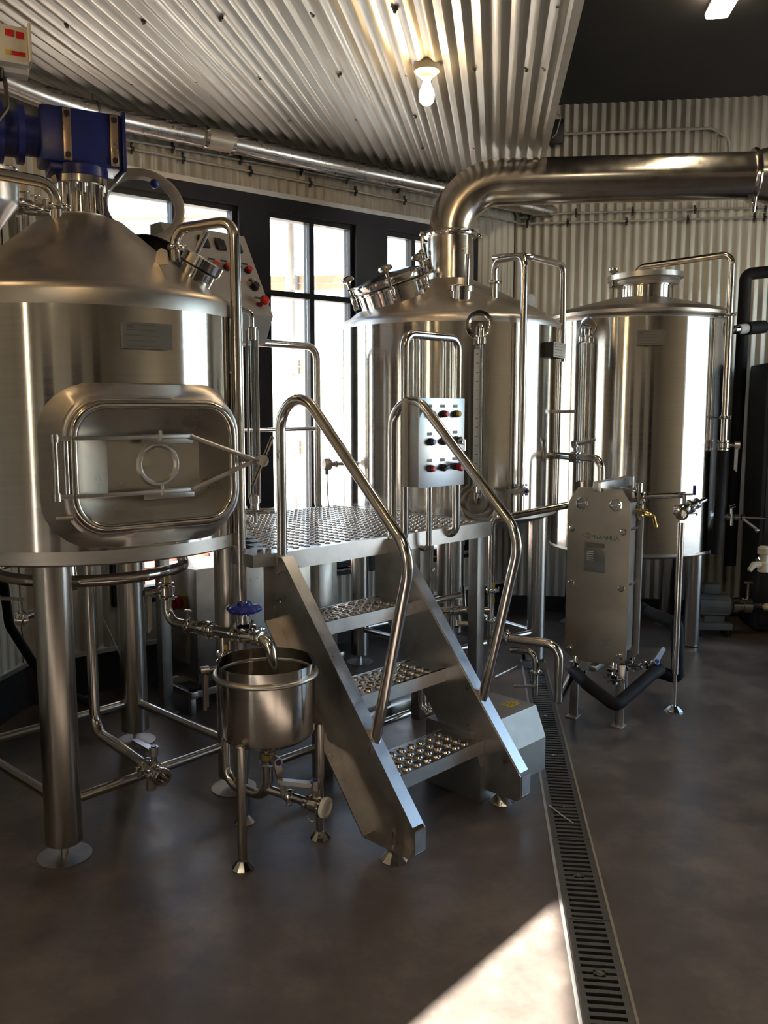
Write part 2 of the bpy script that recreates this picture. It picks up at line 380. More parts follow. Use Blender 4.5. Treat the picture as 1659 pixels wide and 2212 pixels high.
b = MB(); wbox(b, .0, T_END, BASE_Z - .01, BASE_Z + .014, -.012, .03); b.build('base_trim', 'trim', wdiag)
b = MB(); wbox(b, -.0, T_END, 0, BASE_Z - .01, .0, .03); b.build('wall_base', 'base', wdiag)
# timber-dark storefront: posts, head, windows
fr = holder('trim_1', WP(1.8, SILL))
wbox(MB(), .40, 3.255, HEAD + .03, 2.915, -.005, .13).build('head_panel', 'frame', fr, smooth=0)
for t0, t1 in ((.40, .443), (1.261, 1.524), (2.193, 2.40), (3.215, 3.255)): wbox(MB(), t0, t1, SILL - .02, HEAD + .03, -.005, .13).build('frame_post', 'frame', fr, smooth=0)
wbox(MB(), .40, 3.255, SILL - .045, SILL - .02, -.02, .13).build('sill_board', 'frame', fr, smooth=0)
for k, (t0, t1) in enumerate(OPEN):
    w = holder('window_%d' % (k + 1), WP((t0 + t1) / 2, SILL)); tm = [1.00, 1.857, 2.797][k]; zt = 2.34; fz = .028
    for nm, a0, a1, z0, z1 in (('jamb', t0, t0 + fz, SILL, HEAD + .03), ('jamb', t1 - fz, t1, SILL, HEAD + .03), ('window_head', t0 + fz, t1 - fz, HEAD - .0, HEAD + .03), ('sill', t0 + fz, t1 - fz, SILL, SILL + .04),
                               ('mullion', tm - .018, tm + .018, SILL + .04, HEAD)):
        wbox(MB(), a0, a1, z0, z1, .03, .10).build(nm, 'frame', w, smooth=0)
    for a0, a1 in ((t0 + fz, tm - .018), (tm + .018, t1 - fz)):
        rows = [(SILL + .04, zt - .018), (zt + .018, HEAD)] if k > 0 and k < 2 or k == 0 else [(SILL + .04, HEAD)]
        if len(rows) > 1: wbox(MB(), a0, a1, zt - .018, zt + .018, .03, .10).build('glazing_bar', 'frame', w, smooth=0)
        for z0, z1 in rows: wbox(MB(), a0, a1, z0, z1, .062, .068).build('pane', 'glass', w, smooth=0)

# --- rear wall
RW = (RIGHT_A - EA)
def RPt(a, z): return RP(a, z, .012)
rw = MB(); rw.box(RP(RW / 2, CEIL_Z / 2, .10), (RW + .1, .12, CEIL_Z + .1), (E2, E1, Z)); wrear = struct(rw.build('wall_rear', 'galv', None, smooth=0))
sheet_run(wrear, RPt, E2, -E1, 0, RW, .12, CEIL_Z)
MB().box(RP(RW / 2, .06, .01), (RW, .05, .12), (E2, E1, Z)).build('wall_base', 'base', wrear)
# --- left wall with a glazed doorway behind the camera, front wall, right wall with a wide glazed opening
LB = EB + (LEFT_A - EA) * (WU.dot(E1) / WU.dot(E2))   # corner b
DOOR0, DOOR1, DOORZ = -2.45, -1.43, 2.63
def lbox(b, b0, b1, z0, z1, o0=-.14, o1=-.02): b.box(BP(LEFT_A + (o0 + o1) / 2, (b0 + b1) / 2, (z0 + z1) / 2), (abs(o1 - o0), b1 - b0, z1 - z0), (E2, E1, Z)); return b
lw = MB(); lbox(lw, DOOR1, LB + .1, -.05, CEIL_Z + .1); lbox(lw, FRONT_B, DOOR0, -.05, CEIL_Z + .1); lbox(lw, DOOR0, DOOR1, DOORZ, CEIL_Z + .1)
wleft = struct(lw.build('wall_left', 'galv', None, smooth=0))
def LPt(s, z): return BP(LEFT_A - .012, LB - s, z)
sheet_run(wleft, LPt, -E1, E2, 0, LB - .2, BASE_Z, CEIL_Z)
MB().box(BP(LEFT_A - .005, (LB) / 2, BASE_Z / 2 - .005), (.03, LB, BASE_Z - .01), (E2, E1, Z)).build('wall_base', 'base', wleft)
MB().box(BP(LEFT_A + .0, (LB) / 2, BASE_Z), (.03, LB, .024), (E2, E1, Z)).build('base_trim', 'trim', wleft)
d1 = holder('door_1', BP(LEFT_A, (DOOR0 + DOOR1) / 2, 0))
lbox(MB(), DOOR0, DOOR0 + .06, 0, DOORZ, -.12, -.04).build('jamb', 'frame', d1); lbox(MB(), DOOR0 + .06, DOOR1, 0, .05, -.12, -.04).build('threshold', 'frame', d1)
lbox(MB(), DOOR0 + .06, DOOR1, .05, DOORZ, -.083, -.077).build('pane', 'glass', d1)
fw = MB().box(BP((LEFT_A + RIGHT_A) / 2, FRONT_B - .06, CEIL_Z / 2), (RIGHT_A - LEFT_A + .3, .12, CEIL_Z + .1), (E2, E1, Z)); wfront = struct(fw.build('wall_front', 'galv', None, smooth=0))
# plain doors and posts added behind the viewer to streak the tank reflections
for k, (a0, a1, zt_, m_) in enumerate(((-1.9, -1.0, 2.3, 'frame'), (.5, 1.5, 2.3, 'darkequip'), (2.6, 3.5, 2.3, 'frame'))):
    dr_ = holder('door_%d' % (k + 3), BP((a0 + a1) / 2, FRONT_B, 0)); MB().box(BP((a0 + a1) / 2, FRONT_B + .015, zt_ / 2), (a1 - a0, .03, zt_), (E2, E1, Z)).build('door_leaf', m_, dr_)
    for a_ in (a0 - .04, a1 + .04): MB().box(BP(a_, FRONT_B + .02, zt_ / 2), (.08, .05, zt_), (E2, E1, Z)).build('door_jamb', 'trim', dr_)
    MB().box(BP((a0 + a1) / 2, FRONT_B + .02, zt_ + .04), (a1 - a0 + .16, .05, .08), (E2, E1, Z)).build('door_head', 'trim', dr_)
    MB().cyl(BP(a1 - .08, FRONT_B + .03, 1.02), BP(a1 - .08, FRONT_B + .09, 1.02), .012, 10).build('door_handle', 'fit', dr_)
sheet_run(wfront, lambda s, z: BP(LEFT_A + s, FRONT_B - .0, z), E2, E1, 0, RIGHT_A - LEFT_A, BASE_Z, CEIL_Z)
RO = [(3.5, 6.2)]; RZ = 3.2
def rbox(b, b0, b1, z0, z1, o0=.02, o1=.14): b.box(BP(RIGHT_A + (o0 + o1) / 2, (b0 + b1) / 2, (z0 + z1) / 2), (o1 - o0, b1 - b0, z1 - z0), (E2, E1, Z)); return b
r_ = MB(); rbox(r_, FRONT_B, RO[0][0], -.05, CEIL_Z + .1); rbox(r_, RO[0][1], EB + .1, -.05, CEIL_Z + .1)
for q in RO: rbox(r_, q[0], q[1], RZ, CEIL_Z + .1)
wright = struct(r_.build('wall_right', 'galv', None, smooth=0))
for k, q in enumerate(RO):
    d2 = holder('door_%d' % (k + 2), BP(RIGHT_A, sum(q) / 2, 0)); n = 4
    rbox(MB(), q[0], q[0] + .06, 0, RZ, .04, .10).build('jamb', 'frame', d2); rbox(MB(), q[1] - .06, q[1], 0, RZ, .04, .10).build('jamb', 'frame', d2)
    for i in range(n + 1): rbox(MB(), q[0] + .06, q[1] - .06, max(0, RZ * i / n - .03), min(RZ, RZ * i / n + .03), .04, .10).build('rail', 'frame', d2)
    for i in range(n): rbox(MB(), q[0] + .06, q[1] - .06, RZ * i / n + .03, RZ * (i + 1) / n - .03, .067, .073).build('pane', 'glass', d2)
# --- upper dark ceiling and the sloping corrugated soffit
cl = MB().box(BP((LEFT_A + RIGHT_A) / 2, (FRONT_B + EB) / 2, CEIL_Z + .05), (RIGHT_A - LEFT_A + .3, EB - FRONT_B + .3, .1), (E2, E1, Z)); ceil = struct(cl.build('ceiling', 'darkceil', None, smooth=0))
SZ0, SG = 3.228, .080
def soff_z(P): return SZ0 + SG * (P - C0).dot(WN)
SN = (Z - WN * SG).normalized()                        # plane normal
def soff_hit(x, y): return hit(x, y, C0 + Z * SZ0, SN)
EDGE_A = soff_hit(1243, 6).dot(E2)
AL = E1 + Z * (SG * E1.dot(WN)); AC = E2 + Z * (SG * E2.dot(WN)); B_NEAR = 1.0
def far_b(a): return EB + min(0.0, (a - EA)) * (WU.dot(E1) / WU.dot(E2))
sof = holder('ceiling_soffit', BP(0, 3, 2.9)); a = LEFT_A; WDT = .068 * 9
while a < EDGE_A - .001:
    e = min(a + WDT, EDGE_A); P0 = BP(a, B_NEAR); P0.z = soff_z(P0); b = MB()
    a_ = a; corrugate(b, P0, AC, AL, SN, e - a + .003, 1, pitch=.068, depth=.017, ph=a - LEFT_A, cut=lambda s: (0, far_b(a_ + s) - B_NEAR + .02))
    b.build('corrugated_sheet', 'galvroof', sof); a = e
P0 = BP(EDGE_A, B_NEAR); P0.z = soff_z(P0); P1 = BP(EDGE_A, EB); P1.z = soff_z(P1); ln = (P1 - P0).length; ad = (P1 - P0).normalized(); up = E2.cross(ad).normalized()
up = up if up.z > 0 else -up
MB().box((P0 + P1) / 2 + E2 * .008 - up * .012, (.034, ln, .005), (E2, ad, up)).build('edge_trim', 'trim', sof, smooth=0)
MB().box((P0 + P1) / 2 + E2 * .024 + up * .012, (.005, ln, .05), (E2, ad, up)).build('edge_fascia', 'trim', sof, smooth=0)
b = MB(); b.add([P0 + up * .06 + E2 * .03, P1 + up * .06 + E2 * .03, V((P1.x, P1.y, CEIL_Z)) + E2 * .03, V((P0.x, P0.y, CEIL_Z)) + E2 * .03], [(0, 1, 2, 3)]); b.build('bulkhead', 'darkceil', sof, smooth=0)  # unseen closure added above the soffit edge to keep stray light out
for q in ((145, 55), (311, 48), (476, 41), (676, 31), (853, 22), (1205, 10), (284, 179), (424, 174), (562, 169), (732, 163), (878, 160), (1023, 152), (1137, 150), (624, 260), (770, 256), (897, 252), (1022, 246), (1176, 148), (912, 321), (1023, 318)):
    p = soff_hit(*q); MB().lathe([(0, -.012), (.006, -.010), (.007, -.003), (.012, 0), (.012, .01)], p, SN, 8).build('roof_screw', 'screw', sof)

# --- outdoors
b = MB(); b.add([V((-60, -60, -.12)), V((60, -60, -.12)), V((60, 90, -.12)), V((-60, 90, -.12))], [(0, 1, 2, 3)]); gnd = struct(b.build('ground', 'gnd', None, smooth=0))
pln = thing('brick_planter', 'low red brick planter outside the window behind the left tank', 'planter', WP(2.7, -.12, 1.1))
br0 = None
for r_i in range(9):
    for k in range(6):
        p = WP(2.0 + .255 * k + (.12 if r_i % 2 else 0), -.08 + .075 * r_i, 1.1)
        if br0 is None: br0 = MB().box(p, (.245, .11, .065), (WU, WN, Z), .004).build('brick', 'brick', pln); b0p = p
        else: o = br0.copy(); col.objects.link(o); o.parent = pln; o.location = p - b0p
MB().box(WP(2.7, .19, 1.12), (1.5, .085, .62), (WU, WN, Z)).build('mortar_core', 'gnd', pln)
MB().box(WP(2.7, .19, 1.35), (1.5, .35, .60), (WU, WN, Z)).build('planter_soil', 'base', pln)
fence = thing('pipe_fence', 'pale post and beige rail fence standing outside the middle window', 'fence', at(633, 900, 8.2) * 1.0)
fence.location.z = -.12
fb = at(633, 900, 8.2); fdir = E2
MB().cyl(V((fb.x, fb.y, -.12)), V((fb.x, fb.y, 4.0)), .035, 12).build('fence_post', 'fencep', fence)
for px in (300, 900):
    q = fb + E2 * ((px - 633) / 1853 * 8.3); MB().cyl(V((q.x, q.y, -.12)), V((q.x, q.y, 2.9)), .035, 12).build('fence_post', 'fencep', fence)
for y in (611, 792, 966):
    z = at(633, y, 8.2).z; c = fb.copy(); c.z = z
    MB().box(c + E1 * .03 + Z * .034, (5.5, .03, .062), (E2, E1, Z)).build('fence_rail', 'fence', fence); MB().box(c + E1 * .03 - Z * .034, (5.5, .03, .062), (E2, E1, Z)).build('fence_rail', 'fence', fence)
    MB().lathe([(.06, -.07), (.06, .07)], c, Z, 14).build('fence_collar', 'fencep', fence)
# porch beyond the left window
pc = at(440, 440, 7.2); porch = thing('porch', 'beige clad porch roof seen through the left window', 'porch', V((pc.x, pc.y, -.12)))
MB().box(V((pc.x, pc.y, pc.z + .02)) - E2 * .2, (2.6, .10, .25), (E2, E1, Z)).build('fascia_board', 'porch', porch)
MB().box(V((pc.x, pc.y, pc.z + .17)) - E2 * .2 + E1 * .4, (2.6, 1.2, .05), (E2, E1, Z)).build('porch_roof', 'porch', porch)
for s in (-1.5, -.22): MB().box(V((pc.x, pc.y, pc.z / 2 - .1)) + E2 * s, (.09, .09, pc.z + .02), (E2, E1, Z)).build('porch_post', 'porch', porch)


# ================================================================== left tank (mash tun)
T1 = V((-1.19, 3.49, 0)); R1 = .617; Z1B, Z1T = 1.072, 2.03
tun = thing('mash_tank', 'large stainless tank with square side door and blue motor, foremost on the left', 'tank', T1)
def cpt(T, r, az, z): return T + azv(az) * r + Z * z
def shell(parent, T, r, z0, z1, band0=.05, band1=.075, wall=True):
    if wall: MB().lathe([(r - .004, z0 + band0), (r, z0 + band0 + .001), (r, z1 - band1), (r - .004, z1 - band1)], T, Z, 96).build('shell', 'tank', parent)
    MB().lathe([(r - .03, z0 + .0), (r - .004, z0 - .0), (r + .0015, z0 + .006), (r + .0015, z0 + band0 + .002), (r - .02, z0 + band0 + .002)], T, Z, 96).build('bottom_band', 'band', parent)
    MB().lathe([(r - .02, z1 - band1 - .001), (r + .0015, z1 - band1 - .001), (r + .0015, z1 - .03), (r - .004, z1 - .012), (r - .018, z1), (r - .04, z1 + .006)], T, Z, 96).build('top_band', 'band', parent)
DN = azv(141.0); DA = azv(51.0); DC = T1 + DN * (R1 - .005) + Z * 1.414      # side door: out, right, centre
def shell_hole(parent, T, r, z0, z1):
    b = MB(); n, m = 144, 40; vs = []; fs = []
    for j in range(m + 1):
        for i in range(n): a = 360.0 * i / n; vs.append(T + azv(a) * r + Z * (z0 + (z1 - z0) * j / m))
    for j in range(m):
        for i in range(n):
            c = T + azv(360.0 * (i + .5) / n) * r + Z * (z0 + (z1 - z0) * (j + .5) / m); q = c - DC
            if q.dot(DN) > -.3 and abs(q.dot(DA)) < .285 and abs(q.z) < .20 and (abs(q.dot(DA)) < .20 or abs(q.z) < .13): continue
            fs.append((j * n + i, j * n + (i + 1) % n, (j + 1) * n + (i + 1) % n, (j + 1) * n + i))
    b.add(vs, fs); b.build('shell', 'tank', parent)
shell_hole(tun, T1, R1, Z1B + .05, Z1T - .075)
shell(tun, T1, R1, Z1B, Z1T, wall=False)
MB().lathe([(R1 - .035, Z1T + .003), (R1 - .10, Z1T + .035), (.30, 2.22), (.16, 2.335), (.10, 2.355), (0, 2.36)], T1, Z, 72).build('cone_top', 'cone', tun)
MB().lathe([(R1 - .028, Z1B + .004), (R1 - .06, Z1B + .012), (0, Z1B + .012)], T1, Z, 64).build('tank_bottom', 'dull', tun)
legs1 = []
for nm, az in (('F', 176.5), ('R', 88.0), ('B', -2.5), ('L', 268.0)):
    p = cpt(T1, .548, az, 0); legs1.append(p)
    lg = MB().lathe([(.060, .055), (.064, .06), (.064, Z1B + .01)], p, Z, 32).build('leg', 'leg', tun)
    MB().lathe([(0, 0), (.094, 0), (.095, .004), (0.0, .006)], p, Z, 32).build('foot_plate', 'dull', lg)
    MB().cyl(p + Z * .005, p + Z * .06, .013, 12).build('foot_bolt', 'fit', lg)
for i in range(4):
    a, c = legs1[i], legs1[(i + 1) % 4]; d = (c - a).normalized(); MB().cyl(a + d * .06 + Z * .20, c - d * .06 + Z * .20, .019, 16).build('brace', 'leg', tun)
# side door (manway)
def DPt(a, z, o=0.0): return DC + DA * a + Z * z + DN * o
def loft(b, rings, closed_first=False, closed_last=False):
    n = len(rings[0]); vs = [p for r in rings for p in r]; fs = []
    for i in range(len(rings) - 1):
        for k in range(n): fs.append((i * n + k, i * n + (k + 1) % n, (i + 1) * n + (k + 1) % n, (i + 1) * n + k))
    if closed_first: fs.append(tuple(range(n))[::-1])
    if closed_last: fs.append(tuple((len(rings) - 1) * n + k for k in range(n)))
    b.add(vs, fs)
def rr_on(w, h, r, o, bulge=None, dense=False):
    out = []; pts = rrect(w, h, r, 8)
    if dense:
        q4 = len(pts) // 4; pd_ = []
        for q in range(4):
            seg = pts[q * q4:(q + 1) * q4]; nxt = pts[((q + 1) * q4) % len(pts)]; pd_ += seg
            pd_ += [(seg[-1][0] + (nxt[0] - seg[-1][0]) * k / 8, seg[-1][1] + (nxt[1] - seg[-1][1]) * k / 8) for k in range(1, 8)]
        pts = pd_
    for a, z in pts:
        oo = o
        if bulge == 'tank':
            q = DC + DA * a; d = (V((q.x, q.y, 0)) - T1); t = d.dot(DA); oo = math.sqrt(max(.01, (R1 + .003) ** 2 - t * t)) - (R1 - .005) + o
        if bulge == 'tank2':
            q = DC + DA * a; d = (V((q.x, q.y, 0)) - T1); t = d.dot(DA); oo = max(o, math.sqrt(max(.01, R1 ** 2 - t * t)) - (R1 - .005) + .012)
        out.append(DPt(a, z, oo))
    return out
door = None
b = MB(); loft(b, [rr_on(.362, .282, .160, -.004, 'tank', dense=True), rr_on(.358, .278, .158, .006, 'tank', dense=True), rr_on(.326, .244, .138, .010, 'tank2', dense=True), rr_on(.318, .232, .13, .012, dense=True), rr_on(.312, .226, .125, .022, dense=True), rr_on(.300, .214, .115, .022, dense=True), rr_on(.296, .21, .112, -.03, dense=True)])
collar = b.build('door_collar', 'band', tun, smooth=50)
b = MB(); loft(b, [rr_on(.305, .219, .12, .020), rr_on(.309, .223, .122, .030), rr_on(.303, .217, .118, .040), rr_on(.290, .204, .108, .043), rr_on(.281, .195, .10, .036), rr_on(.277, .191, .098, .026)])
door = b.build('side_door', 'pipe', tun, smooth=60)
b = MB(); inner = rr_on(.278, .192, .098, .028)
pan = [(.17, .095), (-.17, .095), (-.17, -.105), (.17, -.105)]
rng = rr_on(.262, .176, .09, .024); n = len(rng); m_ = n // 4
loft(b, [inner, rng]); o0 = len(b.v); b.add([DPt(a, z, -.002) for a, z in pan], [(0, 1, 2, 3)])
ring_i = list(range(o0 - n, o0))
for q in range(4):
    seg = ring_i[q * m_:(q + 1) * m_]
    for k in range(len(seg) - 1): b.f.append((seg[k], seg[k + 1], o0 + q))
    nx = ring_i[((q + 1) * m_) % n]; b.f.append((seg[-1], nx, o0 + (q + 1) % 4, o0 + q))
b.build('dished_panel', 'hxp', door, smooth=12)
MB().lathe([(.058, -.003), (.066, .006), (.074, .006), (.082, -.003)], DPt(.012, .0), DN, 32).build('round_boss', 'band', door)
for zz in (.098, -.092):
    MB().box(DPt(-.09, zz, .052), (.42, .006, .014), (DA, DN, Z), .002).build('strap_bar', 'sheet', door)
    MB().box(DPt(.03, zz - .008, .044), (.19, .004, .034), (DA, DN, Z), .001).build('strap_flange', 'sheet', door)
    MB().cyl(DPt(.0, zz - .012, .05), DPt(.0, zz + .022, .05), .008, 10).build('strap_bolt', 'fit', door)
    b = MB(); b.tube([DPt(.115, zz, .052), DPt(.36, .006, .075)], .0085, seg=10); b.build('strap_arm', 'sheet', door)
    MB().cyl(DPt(-.355, zz - .012, .035), DPt(-.355, zz + .014, .035), .014, 12).build('hinge_knuckle', 'fit', collar); MB().box(DPt(-.325, zz, .030), (.075, .02, .016), (DA, DN, Z), .003).build('hinge_lug', 'sheet', collar)
for oo, aa in ((.035, -.355), (.028, -.318)): MB().cyl(DPt(aa, -.10, oo), DPt(aa, .105, oo), .0095, 12).build('hinge_pin', 'fit', collar)
MB().cyl(DPt(-.35, -.165, .0), DPt(-.30, -.165, .02), .008, 10).build('door_stop', 'sheet', collar)
b = MB(); b.cyl(DPt(.372, .004, .03), DPt(.372, .004, .11), .017, 14); b.cyl(DPt(.372, .004, .10), DPt(.372, .004, .118), .021, 14); b.tube([DPt(.330, -.082, .108), DPt(.416, .092, .108)], .0075, seg=10); b.build('wing_handle', 'fit', door)
MB().cyl(DPt(.372, .004, -.14), DPt(.372, .004, .03), .010, 12).build('handle_post', 'fit', collar)
# name plate
pn = azv(143.0); pa = azv(53.0); pc_ = T1 + pn * (R1 + .022) + Z * 1.855
b = MB(); b.box(pc_, (.172, .003, .088), (pa, pn, Z)); npl = b.build('name_plate', 'plate', tun)
for s in (-1, 1): MB().box(pc_ + pa * .083 * s - pn * .02, (.004, .04, .086), (pa, pn, Z)).build('plate_bracket', 'dull', npl)
def etch(parent, c, ax, up, out, w, h, rows=5, mat='etch'):
    b = MB()
    for i in range(rows): b.box(c + up * (h * (.5 - (i + .5) / rows)) + out * .0022 - ax * w * .12, (w * (.55 + .15 * ((i * 7) % 3) / 2), .0008, .003), (ax, out, up))
    b.box(c + up * h * .34 - ax * w * .36 + out * .0022, (w * .13, .0008, h * .14), (ax, out, up))
    b.build('engraving', mat, parent)
etch(npl, pc_, pa, Z, pn, .172, .088)
# agitator lantern, gearbox, motor
ag = T1.copy()
MB().lathe([(0, 2.34), (.088, 2.34), (.092, 2.352), (.092, 2.362), (0, 2.362)], ag, Z, 32).build('lower_flange', 'band', tun)
MB().lathe([(0, 2.468), (.104, 2.468), (.108, 2.472), (.108, 2.498), (.104, 2.502), (0, 2.502)], ag, Z, 32).build('upper_flange', 'fit', tun)
for k in range(6):
    p = cpt(ag, .075, 20 + 60 * k, 2.355); MB().cyl(p, p + Z * .118, .0085, 10).build('lantern_post', 'fit', tun)
    p = cpt(ag, .094, 50 + 60 * k, 2.45); MB().cyl(p, p + Z * .065, .007, 6).build('flange_bolt', 'fit', tun)
MB().lathe([(.030, 2.355), (.030, 2.47)], ag, Z, 20).build('shaft_sleeve', 'fit', tun)
GA = azv(62.0); GN = azv(152.0); gc = ag + Z * 2.64
def gp(a, o, z): return gc + GA * a + GN * o + Z * z
MB().lathe([(.105, 2.502), (.105, 2.538), (.095, 2.55)], ag, Z, 28).build('gearbox_flange', 'blue', tun)
gb = MB().box(gp(.0, 0, 0), (.30, .17, .205), (GA, GN, Z), .012).build('gearbox', 'blue', tun)
MB().box(gp(.155, 0, 0), (.014, .19, .225), (GA, GN, Z), .004).build('gearbox_cover', 'blue', gb)
for a in (-.055, .118):
    MB().box(gp(a, .088, .0), (.030, .006, .19), (GA, GN, Z), .002).build('worn_pad', 'castbr', gb)
    for zz in (-.075, .075): MB().cyl(gp(a, .088, zz), gp(a, .097, zz), .012, 6).build('gearbox_bolt', 'black', gb)
MB().box(gp(-.02, .0, -.115), (.20, .15, .03), (GA, GN, Z), .006).build('gearbox_foot', 'blue', gb)
mt = MB().lathe([(.075, .0), (.075, .05), (.108, .052), (.108, .075), (.085, .08), (.085, .12), (.112, .125), (.112, .155), (.098, .16), (.098, .42), (.08, .43)], gp(-.15, 0, 0), -GA, 32).build('motor', 'blue', tun)
for k in range(14):
    an = k * 2 * math.pi / 14; d = GN * math.cos(an) + Z * math.sin(an); MB().box(gp(-.45, 0, 0) + d * .104, (.24, .004, .022), (GA, d.cross(GA).normalized(), d)).build('cooling_fin', 'blue', mt)
# hatch with open glass lid, further ports on the cone
def cone1(a, r): return cpt(T1, r, a, 2.335 - (r - .16) * .70)
hz = cone1(40, .36); hn = (azv(40) * .57 + Z * .82).normalized()
MB().lathe([(.150, -.03), (.150, .045), (.162, .047), (.162, .055), (.140, .055), (.140, -.02)], hz, hn, 40).build('hatch_collar', 'rubber', tun)
lc = at(306, 446, 3.80); lnn = V((.30, -.80, .32)).normalized(); 
lid = MB().lathe([(.138, -.012), (.178, -.014), (.181, -.008), (.181, .008), (.172, .012), (.142, .010), (.138, -.012)], lc, lnn, 48).build('open_lid', 'band', tun)
MB().lathe([(0, -.002), (.141, -.002), (.141, .002), (0, .002)], lc, lnn, 40).build('lid_glass', 'lens', lid)
xh, yh, ah = frame_of(lnn)
kb_ = at(334, 397, 3.78); MB().ball(kb_, .020, 14).build('blue_knob', 'bluep', lid); 
MB().tube([lc - (lc - hz).normalized() * .175, hz + (lc - hz).normalized() * .1], .014, seg=10).build('lid_hinge', 'fit', lid)
# short clamped port on the right slope, lifting eye
pz = cone1(93, .45); pnn = (azv(98) * .50 + Z * .86).normalized()
prt = MB().lathe([(.068, -.05), (.068, .022), (.076, .024), (.076, .032), (.083, .034), (.083, .070), (.075, .074), (.05, .076), (.0, .076)], pz, pnn, 32).build('top_port', 'fit', tun)
MB().ring(pz + pnn * .029, pnn, .06, .078, .006).build('port_gasket', 'black', prt)
MB().cyl(pz + pnn * .07 - azv(100) * .05, pz + pnn * .19 - azv(100) * .05, .013, 14).build('port_handle', 'fit', prt)
lz = at(352, 565, 3.28); lz = V((lz.x, lz.y, lz.z)); b = MB(); q = (lz - T1); q.z = 0; az_l = math.degrees(math.atan2(q.x, q.y)); ez = cone1(az_l, q.length)
b.prism([(-.035, 0), (.035, 0), (.022, .05), (0, .06), (-.022, .05)], ez - Z * .01, azv(az_l), Z, azv(az_l + 90), .008); b.build('lifting_lug', 'sheet', tun)
# cleaning pipe over the cone and down the right side
pc1 = V((-.83, 3.50, 2.19)); zt = 2.315; dn = V((-.566, 3.345, 0))
MB().tube([pc1, V((-.83, 3.50, zt)), V((dn.x, dn.y, zt)), V((dn.x, dn.y, .70))], .0205, bend=.065, seg=18).build('cleaning_pipe', 'pipe', tun)
clamp(tun, pc1 + Z * .055, Z, .019, V((1, -.3, 0)))
for zz in (1.75, 1.42): MB().cyl(V((dn.x, dn.y, zz)) - (V((dn.x, dn.y, 0)) - T1).normalized() * .06, V((dn.x, dn.y, zz)), .007, 8).build('pipe_standoff', 'fit', tun)
# pipe leaving the cone towards the left edge
l0 = at(122, 505, 3.33); l1 = at(122, 398, 3.33); l2 = at(-60, 366, 3.15)
MB().tube([l0 - Z * .04, l1, l2], .0215, bend=.07, seg=18).build('top_pipe', 'pipe', tun); clamp(tun, (l0 * .45 + l1 * .55), Z, .0215, V((1, -.2, 0)))
# level gauge on the right flank
gx = V((-.545, 3.60, 0))
gz0, gz1 = 1.235, 1.93
gau = MB().cyl(gx + Z * gz0, gx + Z * gz1, .009, 12).build('gauge_glass', 'lens', tun)
for s in (-1, 1): MB().box(gx + Z * (gz0 + gz1) / 2 + V((.021 * s, -.004, 0)), (.010, .012, gz1 - gz0), None, .002).build('gauge_rail', 'sheet', gau)
MB().box(gx + Z * (gz0 + gz1) / 2 + V((.004, .012, 0)), (.016, .002, gz1 - gz0 - .02)).build('gauge_scale', 'scale', gau)
MB().tube([gx + Z * (gz1 - .01), gx + Z * (gz1 + .085), gx + Z * (gz1 + .085) + V((-.10, -.02, 0))], .012, bend=.035).build('gauge_elbow', 'fit', gau)
MB().lathe([(.016, -.03), (.022, -.028), (.022, .02), (.016, .025)], gx + Z * (gz1 - .01), Z, 12).build('gauge_nut', 'fit', gau)
b = MB(); b.lathe([(.012, -.10), (.012, -.05), (.019, -.048), (.019, -.02), (.023, -.018), (.023, .012), (.016, .02)], gx + Z * gz0, Z, 14); b.cyl(gx + Z * (gz0 - .055) + V((-.09, -.02, 0)), gx + Z * (gz0 - .055) + V((.08, .02, 0)), .013, 12); b.cyl(gx + Z * (gz0 - .055) + V((-.045, -.03, 0)), gx + Z * (gz0 - .055) + V((-.03, -.03, 0)), .026, 14); b.build('gauge_cock', 'fit', gau)
MB().tube([gx + Z * (gz0 - .08) + V((-.035, -.04, 0)), gx + Z * (gz0 - .12) + V((-.03, -.04, 0)), gx + Z * (gz0 - .13) + V((-.02, -.04, 0)), gx + Z * (gz0 - .12) + V((-.012, -.04, 0)), gx + Z * (gz0 - .09) + V((-.03, -.04, 0))], .004, seg=8).build('cock_wing', 'fit', gau)
# underside ring pipe and outlet
rg = []
for k in range(33):
    a = R(95 + 240 * k / 32); rg.append(T1 + V((math.sin(a), math.cos(a), 0)) * .375 + Z * (.975))
rg = [rg[0] + Z * .09 + azv(95) * -.02] + rg + [rg[-1] + Z * .09]
MB().tube(rg, .0225, bend=.03, seg=16).build('ring_pipe', 'pipe', tun)
MB().lathe([(.03, .93), (.04, .94), (.03, .97), (.02, 1.09)], T1 + V((.0, -.30, 0)), Z, 16).build('drain_boss', 'fit', tun)

# ================================================================== kettle in the middle
K = V((.406, 5.385, 0)); RK = .67; ZKB, ZKT = .985, 2.136
ket = thing('brew_kettle', 'stainless brewing kettle under the steel flue, with tilted round hatch on top', 'kettle', K)
shell(ket, K, RK, ZKB, ZKT, .03, .05)
def coneK(r): return 2.395 - (r - .14) * .478
MB().lathe([(RK - .035, ZKT + .002), (RK - .09, coneK(RK - .09)), (.14, 2.395), (.0, 2.40)], K, Z, 72).build('cone_top', 'cone', ket)
MB().lathe([(RK - .028, ZKB + .004), (RK - .05, ZKB - .02), (RK * .5, ZKB - .10), (0, ZKB - .13)], K, Z, 64).build('dished_bottom', 'dull', ket)
for az in (185, 100, 10, 268):
    p = cpt(K, .56, az, 0); lg = MB().lathe([(.052, .05), (.056, .055), (.056, ZKB)], p, Z, 28).build('leg', 'leg', ket)
    MB().lathe([(0, 0), (.085, 0), (.086, .004), (0, .006)], p, Z, 28).build('foot_plate', 'dull', lg); MB().cyl(p + Z * .005, p + Z * .06, .013, 10).build('foot_bolt', 'fit', lg)
kl = [cpt(K, .56, az, .22) for az in (185, 100, 10, 268)]
